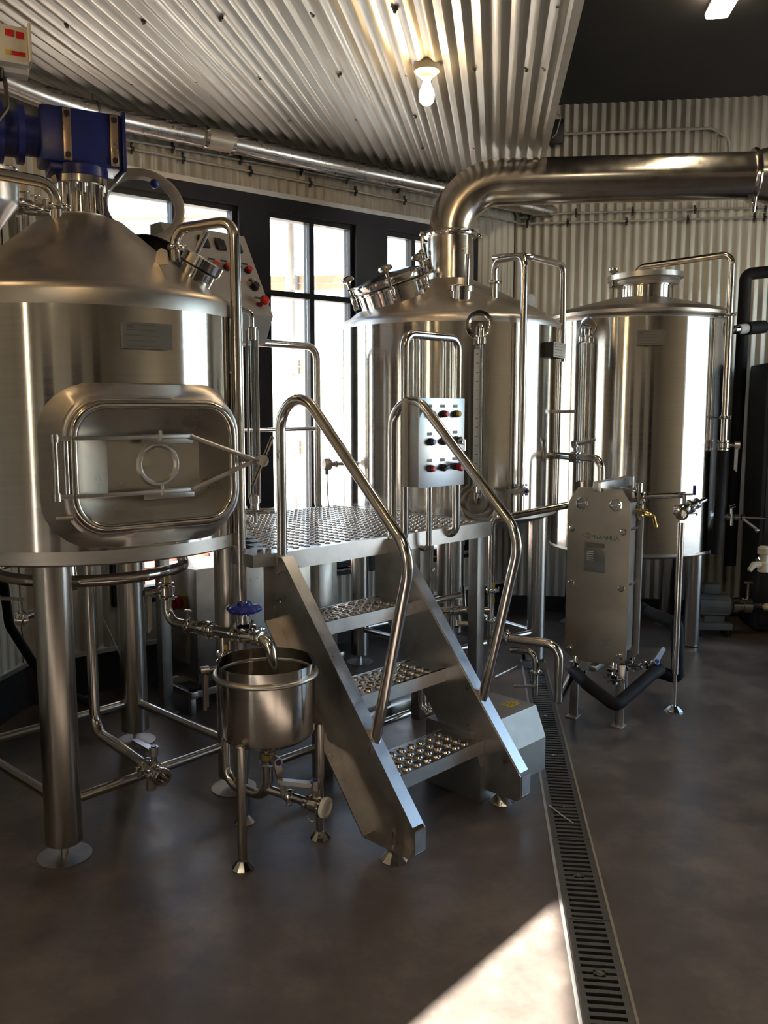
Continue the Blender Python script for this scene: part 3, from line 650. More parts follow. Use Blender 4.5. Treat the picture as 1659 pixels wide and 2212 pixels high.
for i in range(4):
    a, c = kl[i], kl[(i + 1) % 4]; d = (c - a).normalized(); MB().cyl(a + d * .05, c - d * .05, .018, 14).build('brace', 'leg', ket)
# neck and its clamp
nk = MB().lathe([(.16, 2.36), (.141, 2.385), (.139, 2.40), (.139, 2.645), (.152, 2.65), (.152, 2.662), (.12, 2.662)], K, Z, 48).build('neck', 'flue', ket)
MB().cyl(cpt(K, .14, 150, 2.56), cpt(K, .152, 150, 2.56), .012, 10).build('neck_boss', 'castbr', nk)
# tilted hatch
ha = K + V((-.335, -.20, 0)); ha.z = coneK(.39); hn = (V((-.335, -.20, 0)).normalized() * .36 + Z * .93).normalized()
hat = MB().lathe([(.215, -.09), (.215, .055), (.222, .058), (.222, .07), (.19, .07)], ha, hn, 56).build('hatch_collar', 'tank', ket)
MB().ring(ha + hn * .075, hn, .19, .219, .010, 48).build('gasket', 'black', hat)
hl = MB().lathe([(.19, .08), (.226, .08), (.230, .086), (.230, .112), (.222, .122), (.19, .125), (.14, .135), (.07, .142), (0, .143)], ha, hn, 56).build('hatch_lid', 'tank', ket)
hx, hy, _ = frame_of(hn, V((1, 0, 0)))
def hcl(ang):
    d = hx * math.cos(R(ang)) + hy * math.sin(R(ang)); p = ha + d * .245
    b = MB(); b.cyl(p + hn * .01, p + hn * .165, .0095, 10); b.lathe([(.015, .03), (.017, .035), (.017, .07), (.012, .075)], p, hn, 10)
    b.lathe([(.010, .150), (.02, .160), (.036, .166), (.042, .178), (.036, .190), (.012, .198), (0, .199)], p, hn, 14)
    b.box(p + hn * .118 - d * .012, (.06, .022, .012), (d, hn.cross(d), hn), .003); b.box(p + hn * .01, (.03, .03, .03), (d, hn.cross(d), hn), .003); b.build('hold_down_screw', 'fit', hat)
ry = hn.cross(V((0, 1, 0)))
for a in (178, 268, 320): hcl(a)
d = hx * math.cos(R(-20)) + hy * math.sin(R(-20)); kp = ha + hx * .22 - hy * .10 + hn * .10
d = hx; b = MB(); b.box(ha + hx * .235 + hy * .10 + hn * .10, (.05, .05, .09), (hx, hy, hn), .006); b.cyl(ha + hx * .235 + hy * .10 + hn * .06, ha + hx * .25 + hy * .10 + hn * .23, .012, 10); b.build('hinge_block', 'fit', hat)
kb2 = at(914, 585, 5.05); MB().ball(kb2, .019, 14).build('blue_knob', 'bluep', hl); MB().cyl(kb2, ha + (kb2 - ha).normalized() * .22 + hn * .03, .007, 8).build('knob_stem', 'fit', hl)
# sight port with a lamp tube
sp = at(996, 630, 4.93); q = V((sp.x - K.x, sp.y - K.y, 0)); sp.z = coneK(q.length); sn = (q.normalized() * .20 + Z * .98).normalized()
prt = MB().lathe([(.062, -.04), (.062, .028), (.073, .03), (.073, .058), (.058, .06), (.054, .045), (0, .045)], sp, sn, 28).build('sight_port', 'fit', ket)
MB().cyl(sp + sn * .05 + V((.028, .0, 0)), sp + sn * .225 + V((.028, 0, 0)), .016, 14).build('lamp_tube', 'fit', prt)
MB().lathe([(0, -.002), (.05, -.002), (.05, .002), (0, .002)], sp + sn * .05, sn, 20).build('port_glass', 'lens', prt)
lu = at(1143, 655, 5.25); q = V((lu.x - K.x, lu.y - K.y, 0)); lu.z = coneK(q.length) - .01
b = MB(); b.prism([(-.035, 0), (.035, 0), (.035, .055), (.02, .075), (-.02, .075), (-.035, .055)], lu, azv(70), Z, azv(160), .01); b.build('lifting_lug', 'sheet', ket)
# cleaning pipes
k0 = at(1068, 637, 5.0); k1 = at(1068, 562, 5.0); k2 = V((.761, 4.77, 2.435)); k3 = V((.761, 4.77, 1.02))
MB().tube([k0 - Z * .03, k1, k2, k3], .020, bend=.06, seg=16).build('cleaning_pipe', 'pipe', ket); clamp(ket, k0 + Z * .07, Z, .020, V((1, 0, 0)))
q1 = V((.775, 4.80, 2.425)); q2 = V((1.075, 5.28, 2.47)); q3 = V((1.09, 5.31, 1.9))
MB().tube([k1 + Z * .012, k2 + V((.01, .03, .006)), q2, q3], .0195, bend=.05, seg=16).build('top_pipe', 'pipe', ket)
butterfly(ket, V((.761, 4.77, 1.165)), Z, .020, V((.2, -1, 0)), V((-1, -.2, 0)), .10)
# level gauge
ga = 170.5
for zz, rr in ((2.062, .075), (1.105, .105)):
    p = cpt(K, RK - .012, ga, zz); n_ = azv(ga)
    rc = MB().lathe([(rr, .0), (rr + .004, .016), (rr - .012, .018), (.04, .004), (0, .003)], p, n_, 32).build('gauge_boss', 'fit', ket)
    MB().tube([p, p + n_ * .05, p + n_ * .055 + Z * (-.07 if zz > 1.5 else .06)], .013, bend=.03, seg=12).build('gauge_elbow', 'fit', rc)
    MB().lathe([(.020, -.02), (.024, -.016), (.024, .016), (.020, .02)], p + n_ * .055 + Z * (-.085 if zz > 1.5 else .07), Z, 12).build('gauge_nut', 'fit', rc)
gp_ = cpt(K, RK + .043, ga, 0)
gg = MB().cyl(gp_ + Z * 1.17, gp_ + Z * 1.985, .009, 12).build('gauge_glass', 'lens', ket)
ta = azv(ga - 90)
MB().box(gp_ + ta * -.026 + Z * 1.56, (.028, .004, .74), (ta, azv(ga), Z)).build('gauge_scale', 'scale', gg)
b = MB()
for k in range(15): b.box(gp_ + ta * -.022 + azv(ga) * .003 + Z * (1.22 + .049 * k), (.014, .001, .003), (ta, azv(ga), Z))
b.build('scale_marks', 'label', gg)
for s in (.018, .040): MB().box(gp_ + ta * s + Z * 1.56, (.008, .012, .76), (ta, azv(ga), Z)).build('gauge_rail', 'sheet', gg)
# name plate, side valve
pn = azv(123); pa = azv(33); c_ = K + pn * (RK + .045) + Z * 1.948
npl = MB().box(c_, (.17, .003, .085), (pa, pn, Z)).build('name_plate', 'sheet', ket); etch(npl, c_, pa, Z, pn, .17, .085)
for s in (-1, 1): MB().box(c_ + pa * .083 * s - pn * .03, (.003, .06, .085), (pa, pn, Z)).build('plate_bracket', 'black', npl)

# ================================================================== flue
FD = azv(95.5); zf = 2.968
flue = thing('flue_duct', 'big stainless steam flue rising from the kettle and running right along the wall', 'flue', K + Z * 2.67)
f1 = V((K.x, K.y, 2.664)); f2 = V((K.x, K.y, zf)); f3 = f2 + FD * 1.76
MB().tube([f1, f2, f3], .134, bend=.33, seg=40, n=14, caps=False).build('flue_pipe', 'flue', flue)
cj = MB().lathe([(.139, -.018), (.158, -.016), (.163, -.006), (.163, .006), (.158, .016), (.139, .018)], f1, Z, 40).build('band_clamp', 'fit', flue)
for a in (258, 80): p = cpt(f1, .17, a, -.0); b = MB(); b.box(p, (.05, .02, .026), (azv(a), azv(a + 90), Z), .004); b.cyl(p - azv(a + 90) * .04, p + azv(a + 90) * .05, .006, 8); b.build('clamp_bolt', 'fit', cj)
b = MB(); p = cpt(f1, .175, 265, -.09); b.cyl(p + Z * .09, p - Z * .10, .011, 10); b.ball(p - Z * .02, .026, 10); b.cyl(p - Z * .06 - V((.02, .02, 0)), p - Z * .05 + V((.05, -.04, 0)), .009, 8); b.build('toggle_latch', 'fit', cj)
MB().lathe([(.139, -.016), (.15, -.014), (.157, -.004), (.157, .004), (.15, .014), (.139, .016)], f3, FD, 40).build('band_clamp', 'fit', flue)
p = f3 - Z * .165 - azv(185) * -.03; b = MB(); b.box(p, (.03, .05, .05), (FD, azv(185.5), Z), .004); b.cyl(p - Z * .03, p + Z * .05, .007, 8); b.cyl(p + azv(185) * .02 - Z * .05, p + azv(185) * .05 + Z * .07, .008, 8); b.build('clamp_bolt', 'fit', flue)
MB().lathe([(.139, .0), (.142, .02), (.195, .22), (.20, .25), (.20, 1.5)], f3, FD, 40).build('flue_reducer', 'flue', flue)

# ================================================================== right tank
T3 = V((1.757, 6.05, 0)); R3 = .57; Z3B, Z3T = .655, 2.225
hlt = thing('water_tank', 'tall stainless tank with round lid, rearmost on the right', 'tank', T3)
shell(hlt, T3, R3, Z3B, Z3T, .02, .03)
MB().lathe([(R3 - .03, Z3T - .01), (R3 + .028, Z3T + .0), (R3 + .03, Z3T + .02), (R3 + .01, Z3T + .045), (R3 - .10, Z3T + .075), (.23, Z3T + .135), (0, Z3T + .14)], T3, Z, 72).build('lid_top', 'cone', hlt)
MB().lathe([(R3 - .028, Z3B + .004), (R3 - .07, Z3B - .02), (.2, Z3B - .06), (0, Z3B - .06)], T3, Z, 64).build('tank_bottom', 'dull', hlt)
for az in (140, 50, 320, 230):
    p = cpt(T3, .50, az, 0); lg = MB().lathe([(.050, .03), (.053, .035), (.053, Z3B)], p, Z, 24).build('leg', 'leg', hlt); MB().lathe([(0, 0), (.085, 0), (.03, .03), (0, .03)], p, Z, 20).build('foot_plate', 'dull', lg)
hc = T3 + V((.03, -.05, Z3T + .11)); hat = MB().lathe([(.185, -.02), (.185, .10), (.192, .102), (.192, .11), (.16, .11)], hc, Z, 40).build('hatch_collar', 'tank', hlt)
ol = MB().lathe([(.17, .112), (.215, .115), (.225, .13), (.22, .145), (.12, .185), (.05, .20), (0, .205)], hc, (V((-.02, -.03, 1))).normalized(), 40).build('hatch_lid', 'band', hlt)
lr = MB().lathe([(.23, .15), (.25, .152), (.25, .185), (.23, .187), (.23, .15)], hc, V((-.03, -.0, 1)).normalized(), 40).build('lid_ring', 'sheet', hlt)
b = MB(); p = hc + V((-.235, -.05, 0)); b.cyl(p + Z * .02, p + Z * .20, .011, 10); b.lathe([(.012, .19), (.035, .205), (.035, .222), (.0, .23)], p, Z, 12); b.box(p + Z * .10, (.05, .03, .02), None, .003); b.build('hold_down_screw', 'fit', hat)
p = oncyl(1271, 705, T3, R3); n_ = (V((p.x - T3.x, p.y - T3.y, 0))).normalized(); bs = MB().lathe([(.058, -.01), (.062, .008), (.05, .01), (0, .004)], p, n_, 28).build('gauge_boss', 'fit', hlt)
MB().tube([p, p + n_ * .05, p + n_ * .055 - Z * .07], .015, bend=.03).build('gauge_elbow', 'fit', bs); MB().lathe([(.02, -.02), (.026, -.015), (.026, .015), (.02, .02)], p + n_ * .055 - Z * .085, Z, 12).build('gauge_nut', 'fit', bs)
MB().cyl(p + n_ * .055 - Z * .09, p + n_ * .055 - Z * 1.0, .009, 10).build('gauge_glass', 'lens', hlt)
for s in (-.02, .02): MB().box(p + n_ * .055 + n_.cross(Z) * s - Z * .56, (.008, .008, .9), (n_.cross(Z), n_, Z)).build('gauge_rail', 'sheet', hlt)
pn = azv(188); pa = azv(98); c_ = T3 + pn * (R3 + .03) + Z * 2.058; npl = MB().box(c_, (.175, .003, .095), (pa, pn, Z)).build('name_plate', 'plate', hlt); etch(npl, c_, pa, Z, pn, .175, .09)
for s in (-1, 1): MB().box(c_ + pa * .086 * s - pn * .02, (.003, .04, .09), (pa, pn, Z)).build('plate_bracket', 'dull', npl)
# cleaning pipe of the right tank
a0 = at(1375, 578, 5.95); a1 = at(1582, 548, 5.62); a2 = at(1567, 952, 5.62); a2.x = a1.x - .0; a2 = V((a1.x, a1.y, a2.z))
MB().tube([a0 - Z * .12, a0, a1, a2], .021, bend=.06, seg=16).build('cleaning_pipe', 'pipe', hlt)
for y in (680, 902):
    z = at(1572, y, 5.62).z; p = V((a1.x, a1.y, z)); clamp(hlt, p, Z, .021, V((-.3, -1, 0)), 'pipe_clip'); MB().cyl(p, p + (V((T3.x - p.x, T3.y - p.y, 0))).normalized() * .10, .006, 8).build('pipe_standoff', 'fit', hlt)
butterfly(hlt, a2 - Z * .03, Z, .024, V((1, -.35, 0)), V((.15, 0, -1)), .17, hs=1.5)
MB().tube([a2 - Z * .07, a2 - Z * .75 + V((-.02, 0, 0))], .030, seg=14).build('insulated_hose', 'rubber', hlt)

# ================================================================== stair
STW = (V((.483, 3.37, 0)) - SO).dot(SW)
stair = thing('steel_stair', 'steep stainless stair with three perforated treads up to the platform', 'stair', SO)
prof = [(-.118, .075), (-.118, .155), (-.108, .165), (.590, 1.030), (.700, 1.030), (.700, .760), (.135, .050), (-.095, .050)]
def stringer(w, inward):
    # channel section: web plate with flanges along its edges, open to the outside
    t = .005; fl = .055; b = MB(); o = SO + SW * w
    b.prism(prof, o - SW * inward * 0, SV, Z, SW * inward, t)
    n = len(prof); sr = [(p[0], p[1]) for p in prof]
    cx = .3; cz = .5
    for i in range(n):
        p, q = V((*prof[i], 0)), V((*prof[(i + 1) % n], 0)); d = (q - p)
        if d.length < .02: continue
        nrm = V((d.y, -d.x, 0)).normalized()
        pol = [(p.x, p.y), (q.x, q.y), (q.x - nrm.x * t, q.y - nrm.y * t), (p.x - nrm.x * t, p.y - nrm.y * t)]
        b.prism(pol, o, SV, Z, -SW * inward, fl)
    return b.build('stringer', 'sheet', stair, smooth=20)
stringer(.03, 1); stringer(STW - .03, -1)
for w in (-.0, STW): 
    p = SP(w, 0, 0); foot_disc(stair, p, .052, .035)
    MB().cyl(p + Z * .03, p + Z * .11, .010, 10).build('foot_bolt', 'fit', stair)
TW0, TW1 = .034, STW - .034
def tread(v0, z, dep=.205):
    w = TW1 - TW0; b = MB(); t = .003
    m = .014; nx, ny = 8, 4; sx = .10; cx = (w - 2 * sx * .55) / nx; cy = (dep - 2 * m) / ny; ox = sx * .55
    perforated(b, SP(TW0 + ox, v0 + m, z), SW, SV, Z, nx, ny, cx, cy, .0125, .0215, .006, t, 12)
    for x0, x1, y0, y1 in ((0, w, 0, m), (0, w, dep - m, dep), (0, ox, m, dep - m), (w - ox, w, m, dep - m)):
        b.add([SP(TW0 + x0, v0 + y0, z), SP(TW0 + x1, v0 + y0, z), SP(TW0 + x1, v0 + y1, z), SP(TW0 + x0, v0 + y1, z)], [(0, 1, 2, 3)])
    o = b.build('tread', 'tread', stair, smooth=50)
    for vv in (v0, v0 + dep): MB().box(SP((TW0 + TW1) / 2, vv, z - .026), (w, .004, .054), (SW, SV, Z)).build('tread_lip', 'sheet', o)
    return o
for v0, z in ((.07, .255), (.274, .515), (.476, .768)): tread(v0, z)
def handrail(w, top_s=0.0):
    P = [SP(w, .618, 1.03), SP(w, .618 + top_s, 1.80), SP(w, -.085, 1.165), SP(w, -.04, .97), SP(w, .108, .385)]
    P = [SP(w, .62, 1.03), SP(w, .62, 1.805), SP(w, -.075, 1.115), SP(w, .112, .375)]
    MB().tube(P, .0205, bend=[.115, .16], seg=20, n=10).build('handrail', 'pipe', stair)
handrail(.004); handrail(STW - .004)
for zz, vv in ((.96, .66), (.84, .66)):
    MB().lathe([(.012, 0), (.012, .006), (.007, .010), (.007, .022)], SP(.025, vv, zz), -SW, 6).build('stringer_bolt', 'fit', stair)

# ================================================================== platform between the tanks
DZ = 1.045
plat = thing('work_platform', 'raised stainless working platform with perforated deck beside the stair', 'platform', SP(.6, 1.2, 0))
PV0, PV1, PW0, PW1 = .625, 1.76, -.02, 1.36
t1l = ((T1 - SO).dot(SW), (T1 - SO).dot(SV)); kl_ = ((K - SO).dot(SW), (K - SO).dot(SV))
def deck_out(w, v): return math.hypot(w - t1l[0], v - t1l[1]) < R1 + .06 or math.hypot(w - kl_[0], v - kl_[1]) < RK + .05
b = MB(); cx, cy = .0335, .058; nx = int((PW1 - PW0 - .10) / cy); ny = int((PV1 - PV0 - .06) / cx)
ox = PW0 + .05; oy = PV0 + .03
perforated(b, SP(ox, oy, DZ), SW, SV, Z, nx, ny, cy, cx, .0105, .0155, .004, .002, 8, skip=lambda x, y: deck_out(ox + x, oy + y))
def perf8(): pass
deck = b.build('perforated_deck', 'tread', plat, smooth=50)
b = MB()   # plain margin plate under the edges, with the tank sides cut away
def margin(x0, x1, y0, y1, n=14):
    for i in range(n):
        for j in range(n):
            a0, a1 = x0 + (x1 - x0) * i / n, x0 + (x1 - x0) * (i + 1) / n; c0, c1 = y0 + (y1 - y0) * j / n, y0 + (y1 - y0) * (j + 1) / n
            if math.hypot((a0 + a1) / 2 - t1l[0], (c0 + c1) / 2 - t1l[1]) < R1 + .02 or math.hypot((a0 + a1) / 2 - kl_[0], (c0 + c1) / 2 - kl_[1]) < RK + .01: continue
            b.add([SP(a0, c0, DZ), SP(a1, c0, DZ), SP(a1, c1, DZ), SP(a0, c1, DZ)], [(0, 1, 2, 3)])
x1p, y1p = ox + nx * cy, oy + ny * cx
margin(PW0, PW1, PV0, oy); margin(PW0, PW1, y1p, PV1); margin(PW0, ox, oy, y1p); margin(x1p, PW1, oy, y1p)
for i in range(nx):
    for j in range(ny):
        w, v = ox + (i + .5) * cy, oy + (j + .5) * cx
        if deck_out(w, v) and not (math.hypot(w - t1l[0], v - t1l[1]) < R1 + .015 or math.hypot(w - kl_[0], v - kl_[1]) < RK + .005):
            b.add([SP(w - cy / 2, v - cx / 2, DZ), SP(w + cy / 2, v - cx / 2, DZ), SP(w + cy / 2, v + cx / 2, DZ), SP(w - cy / 2, v + cx / 2, DZ)], [(0, 1, 2, 3)])
b.build('deck_margin', 'sheet', plat, smooth=0)
MB().box(SP((PW0 + PW1) / 2, PV0 - .002, DZ - .037), (PW1 - PW0, .004, .074), (SW, SV, Z)).build('front_fascia', 'sheet', plat)
MB().box(SP((PW0 + PW1) / 2 + .15, PV1, DZ - .037), (PW1 - PW0 - .3, .004, .074), (SW, SV, Z)).build('rear_fascia', 'sheet', plat)
b = MB(); b.prism([(PW0 - .10, PV0 + .16), (PW0 - .10, PV0 + .02), (PW0, PV0), (PW0, PV0 + .16)], SO + Z * (DZ - .05), SW, SV, Z, .05); b.build('corner_bracket', 'dull', plat)
for s in (-.05, -.01): MB().cyl(SP(PW0 + s, PV0 + .04, DZ), SP(PW0 + s, PV0 + .04, DZ + .014), .012, 10).build('deck_screw', 'fit', plat)
b = MB(); b.prism([(PW1 - .02, PV0 + .01), (PW1 + .22, PV0 + .02), (PW1 + .20, PV0 + .10), (PW1 - .02, PV0 + .14)], SO + Z * (DZ - .004), SW, SV, Z, .004); b.build('deck_tongue', 'sheet', plat)
for w, v in ((PW1 - .22, PV0 + .28), (PW1 - .06, PV0 + .04), (.30, PV0 + .10)): MB().box(SP(w, v, (DZ - .075) / 2), (.075 if v > .7 else .06, .06, DZ - .075), (SW, SV, Z), .003).build('platform_post', 'dull', plat)
MB().box(SP(.95, PV0 + .42, .025), (.75, .05, .05), (SW, SV, Z), .003).build('floor_rail', 'sheet', plat)
MB().cyl(SP(.03, PV0 + .12, .66), SP(PW1 - .1, PV0 + .12, .66), .017, 14).build('cross_pipe', 'pipe', plat); MB().cyl(SP(.03, PV0 + .10, .14), SP(PW1 - .5, PV0 + .10, .14), .017, 14).build('cross_pipe', 'pipe', plat)
MB().box(SP(.62, PV0 + .28, .16), (.55, .05, .06), (SW, SV, Z), .003).build('cross_beam', 'sheet', plat)
# guard rails: U-shaped loops hooked to the deck edge
def loop(a, c, ztop, hook_a, hook_c, name='guard_rail'):
    MB().tube([a + hook_a, V((a.x, a.y, DZ - .03)), V((a.x, a.y, ztop)), V((c.x, c.y, ztop)), V((c.x, c.y, DZ - .03)), c + hook_c], .0195, bend=.055, seg=18).build(name, 'pipe', plat)
g0 = SP(.668, PV0 - .045, 0); g1 = SP(1.03, PV0 - .045, 0); zt_ = 1.935
gz = DZ - .03
loop(g0, g1, zt_, SV * .05 + Z * gz - Z * 0, SV * .05 + Z * gz)
for w_ in (1.13, 1.33): pass
i0 = SP(1.215, PV0 - .02, 0)
MB().tube([SP(.835, PV0 - .045, DZ - .075) + SV * .05, SP(.835, PV0 - .045, DZ - .085), SP(.835, PV0 - .045, 1.45)], .0135, bend=.03, seg=14).build('panel_post', 'pipe', plat)
for w_ in (.735, .775, .935, .985): MB().cyl(SP(w_, PV0 - .045, 1.5), SP(w_, PV0 - .045, zt_ - .01), .0085, 10).build('rail_bar', 'pipe', plat)
h0 = SP(.30, PV1 - .02, 0); h1 = SP(.885, PV1 - .02, 0); MB().tube([SP(.45, PV1 - .02, DZ), SP(.45, PV1 - .02, 1.965), SP(1.172, PV1 - .02, 1.965), SP(1.172, PV1 - .02, DZ + .01), SP(1.20, PV1 - .02, DZ - .03)], .0205, bend=.07, seg=18).build('guard_rail', 'pipe', plat)
MB().cyl(SP(.46, PV1 - .02, 1.50), SP(1.16, PV1 - .02, 1.50), .011, 12).build('mid_rail', 'pipe', plat)

# small control box hung on the rail
bc = SP(.768, .463, 1.4635); BN = -SV; BA = SW.copy()
cbx = thing('push_button_box', 'bright stainless push button box hung on the platform rail before the kettle', 'control box', bc - Z * .2)
MB().box(bc - BN * .033, (.298, .09, .380), (BA, BN, Z), .003).build('housing', 'dull', cbx)
MB().box(bc + BN * .014, (.304, .006, .386), (BA, BN, Z), .001).build('face_plate', 'panelw', cbx)
def button(a, z, col_, r=.013, h=.028, kind='btn', lab=True):
    p = bc + BA * a + Z * z + BN * .017
    bz = MB().lathe([(r * 1.25, 0), (r * 1.25, h * .55), (r * 1.1, h * .6)], p, BN, 18).build('button_bezel', 'black', cbx)
    if kind == 'btn': MB().lathe([(r * .95, h * .5), (r * .95, h), (r * .8, h * 1.08), (0, h * 1.1)], p, BN, 18).build('button', col_, bz)
    elif kind == 'knob': MB().box(p + BN * h * .8, (.040, h * .6, .014), ((BA + Z * .5).normalized(), BN, (Z - BA * .5).normalized()), .003).build('selector', 'black', bz)
    elif kind == 'stop': MB().lathe([(r * .8, 0), (r * .8, h * .9), (r * 1.5, h), (r * 1.55, h * 1.5), (r * 1.2, h * 1.75), (0, h * 1.8)], p, BN, 20).build('stop_button', 'red', bz)
    if lab: MB().box(p + Z * .034 - BN * .0005, (.032, .003, .013), (BA, BN, Z)).build('label_strip', 'label', cbx)
for a, z, c_, k in ((-.085, .125, 'greyp', 'btn'), (.0, .125, 'red', 'btn'), (.085, .125, 'yellow', 'btn'), (-.085, .005, 'bluep', 'btn'), (.0, .005, 'red', 'btn'), (.085, .01, 'black', 'knob'), (-.085, -.11, 'red', 'btn'), (.0, -.11, 'black', 'knob'), (.085, -.108, 'red', 'stop')):
    button(a, z, c_, kind=k)
p = bc + BA * .122 + Z * .0 + BN * .02; b = MB(); b.lathe([(.012, 0), (.012, .02), (0, .021)], p, BN, 12); b.box(p + BN * .025 - Z * .015, (.006, .004, .05), (BA, BN, Z)); b.build('key_switch', 'fit', cbx)
MB().box(bc - BN * .062 - BA * .14, (.06, .02, .38), (BA, BN, Z), .003).build('mounting_plate', 'scale', cbx)

# sloping control desk behind the left tank
cBR = at(590, 683, 4.50); fw_ = -SW; slant = (SV * .235 + Z * .43); sl_n = slant.normalized(); WD = .50
dsk = thing('control_desk', 'grey sloping control desk with switches behind the left tank', 'control desk', V((cBR.x, cBR.y, DZ)) - SW * .3 + SV * .1)
pol = [(0, 0), (.235, .43), (.33, .43), (.33, -.14), (.07, -.14)]
b = MB(); b.prism(pol, cBR, SV, Z, -SW, WD); b.build('desk_body', 'desk', dsk, smooth=10)
on = sl_n.cross(SW).normalized(); on = on if on.dot(-SV) > 0 else -on
def dpt(a, s): return cBR - SW * a + sl_n * s + on * .002
def dk(a, s, c_, kind='btn', r=.015):
    p = dpt(a, s)
    if kind == 'btn':
        z_ = MB().lathe([(r * 1.3, 0), (r * 1.3, .012)], p, on, 16).build('button_bezel', 'black', dsk); MB().lathe([(r, .01), (r, .028), (0, .030)], p, on, 16).build('button', c_, z_)
    elif kind == 'stop': MB().lathe([(.012, 0), (.012, .03), (.024, .034), (.025, .05), (.018, .058), (0, .06)], p, on, 20).build('stop_button', 'red', dsk)
    elif kind == 'disp': MB().box(p + on * .008, (.052, .062, .018), (SW, sl_n, on), .004).build('display', 'black', dsk)
    MB().box(p + sl_n * .042, (.038, .010, .003), (SW, sl_n, on)).build('label_strip', 'label', dsk)
for a in (.085, .185, .285): dk(a, .40, '', 'disp')
for a, c_ in ((.065, 'red'), (.135, 'bluep'), (.195, 'red'), (.27, 'red')): dk(a, .265, c_)
dk(.06, .165, 'black', r=.018); dk(.17, .17, 'red'); dk(.06, .06, '', 'stop')
p = dpt(.05, .205); b = MB(); b.box(p + on * .006, (.028, .028, .012), (SW, sl_n, on), .003); b.cyl(p, p + on * .016, .008, 10); b.build('key_switch', 'greyp', dsk)
for a in (.12, .42): MB().box(cBR - SW * a + SV * .25 + Z * (-.14 - (cBR.z - .14 - DZ) / 2), (.05, .05, cBR.z - .14 - DZ), (SW, SV, Z), .004).build('desk_leg', 'dull', dsk)

# steel switch cabinet under the platform
kc = V((-.985, 4.42, 0)); KW, KD, KZ0, KZ1 = 1.00, .32, .16, .775
cab = thing('switch_cabinet', 'low stainless cabinet with red rotary switch under the platform', 'cabinet', kc + SW * .5 + SV * .15)
MB().box(kc + SW * KW / 2 + SV * KD / 2 + Z * (KZ0 + KZ1) / 2, (KW, KD, KZ1 - KZ0), (SW, SV, Z), .004).build('body', 'sheet', cab)
for v in (.02, KD - .02): MB().box(kc + SW * KW / 2 + SV * v + Z * .105, (KW + .1, .04, .04), (SW, SV, Z), .003).build('base_rail', 'sheet', cab)
for w in (-.03, KW + .03):
    MB().box(kc + SW * w + SV * KD / 2 + Z * .105, (.04, KD + .02, .04), (SW, SV, Z), .003).build('base_rail', 'sheet', cab)
    for v in (.02, KD - .02): MB().box(kc + SW * w + SV * v + Z * .0425, (.03, .03, .085), (SW, SV, Z), .003).build('base_foot', 'dull', cab)
sw = MB().box(kc - SW * .006 + SV * .125 + Z * .585, (.02, .085, .085), (SW, SV, Z), .006).build('switch_plate', 'yellow', cab); MB().lathe([(.033, 0), (.036, .02), (.028, .034), (0, .036)], kc - SW * .016 + SV * .13 + Z * .585, -SW, 14).build('switch_knob', 'red', sw); MB().box(kc - SW * .055 + SV * .13 + Z * .585, (.02, .016, .066), (SW, SV, Z), .004).build('switch_grip', 'red', sw)
vt = MB().box(kc - SW * .012 + SV * .13 + Z * .36, (.024, .14, .20), (SW, SV, Z), .004).build('vent_frame', 'greyp', cab)
for i in range(14): MB().box(kc - SW * .026 + SV * .13 + Z * (.272 + .0135 * i), (.006, .125, .007), (SW, SV, Z)).build('vent_slat', 'greyp', vt)
b = MB(); b.cyl(kc + SW * .33 + SV * .1 + Z * KZ1, kc + SW * .33 + SV * .1 + Z * (KZ1 + .02), .014, 8); b.build('lifting_eye', 'black', cab)
post = thing('steel_upright', 'plain square steel upright standing left of the switch cabinet', 'post', V((-1.16, 4.42, 0)))
pp = V((-1.16, 4.42, 0)); MB().box(pp + Z * .52, (.06, .05, 1.02), (SW, SV, Z), .003).build('upright', 'dull', post); MB().box(pp + Z * .005, (.10, .10, .010), (SW, SV, Z), .002).build('foot_plate', 'dull', post)

# temperature probe seen before the window
tp = at(706, 1003, 5.0); prb = thing('temperature_probe', 'small round temperature probe head with thin cable on the kettle side', 'probe', tp)
pd = (V((K.x - tp.x, K.y - tp.y, 0))).normalized()
MB().lathe([(.030, -.02), (.034, -.012), (.034, .02), (.022, .028), (.012, .03), (.012, .05), (.019, .052), (.019, .066)], tp, pd, 18).build('probe_head', 'sheet', prb)
MB().cyl(tp - Z * .02, tp - Z * .06, .011, 10).build('cable_gland', 'greyp', prb); MB().tube([tp - Z * .05, tp - Z * .20 + pd * .005, tp - Z * .35 + pd * .03], .0035, seg=6, bend=.05).build('cable', 'black', prb)
MB().cyl(tp + pd * .06, K + Z * tp.z - pd * (RK - .01), .010, 10).build('probe_sleeve', 'fit', prb)

# ================================================================== small pot with its pipework
G = V((-.430, 3.035, 0)); RG = .178
pot = thing('collecting_pot', 'small open stainless pot on three legs beside the stair', 'pot', G)
MB().lathe([(0, .415), (RG - .03, .417), (RG - .006, .435), (RG, .455), (RG, .70), (RG - .003, .70), (RG - .003, .458), (RG - .03, .44), (0, .43)], G, Z, 64).build('pot_body', 'tank', pot)
rm = []
MB().tube([G + V((math.cos(2 * math.pi * k / 48), math.sin(2 * math.pi * k / 48), 0)) * (RG + .004) + Z * .655 for k in range(48)], .0095, seg=12, closed=True).build('rolled_bead', 'band', pot)
for fx, fy in ((-.493, 2.865), (-.256, 3.066), (-.553, 3.202)):
    q = V((fx, fy, 0)); d = (q - G).normalized(); q = G + d * (RG + .0155); lg = MB().lathe([(.016, .03), (.0165, .035), (.0165, .445), (.012, .45), (0, .45)], q, Z, 18).build('leg', 'leg', pot); foot_disc(lg, q, .040, .032)
tp_ = thing('transfer_pipe', 'pipe with blue handwheel valve and sight glass filling the small pot', 'pipework', V((-.86, 3.32, .5)))
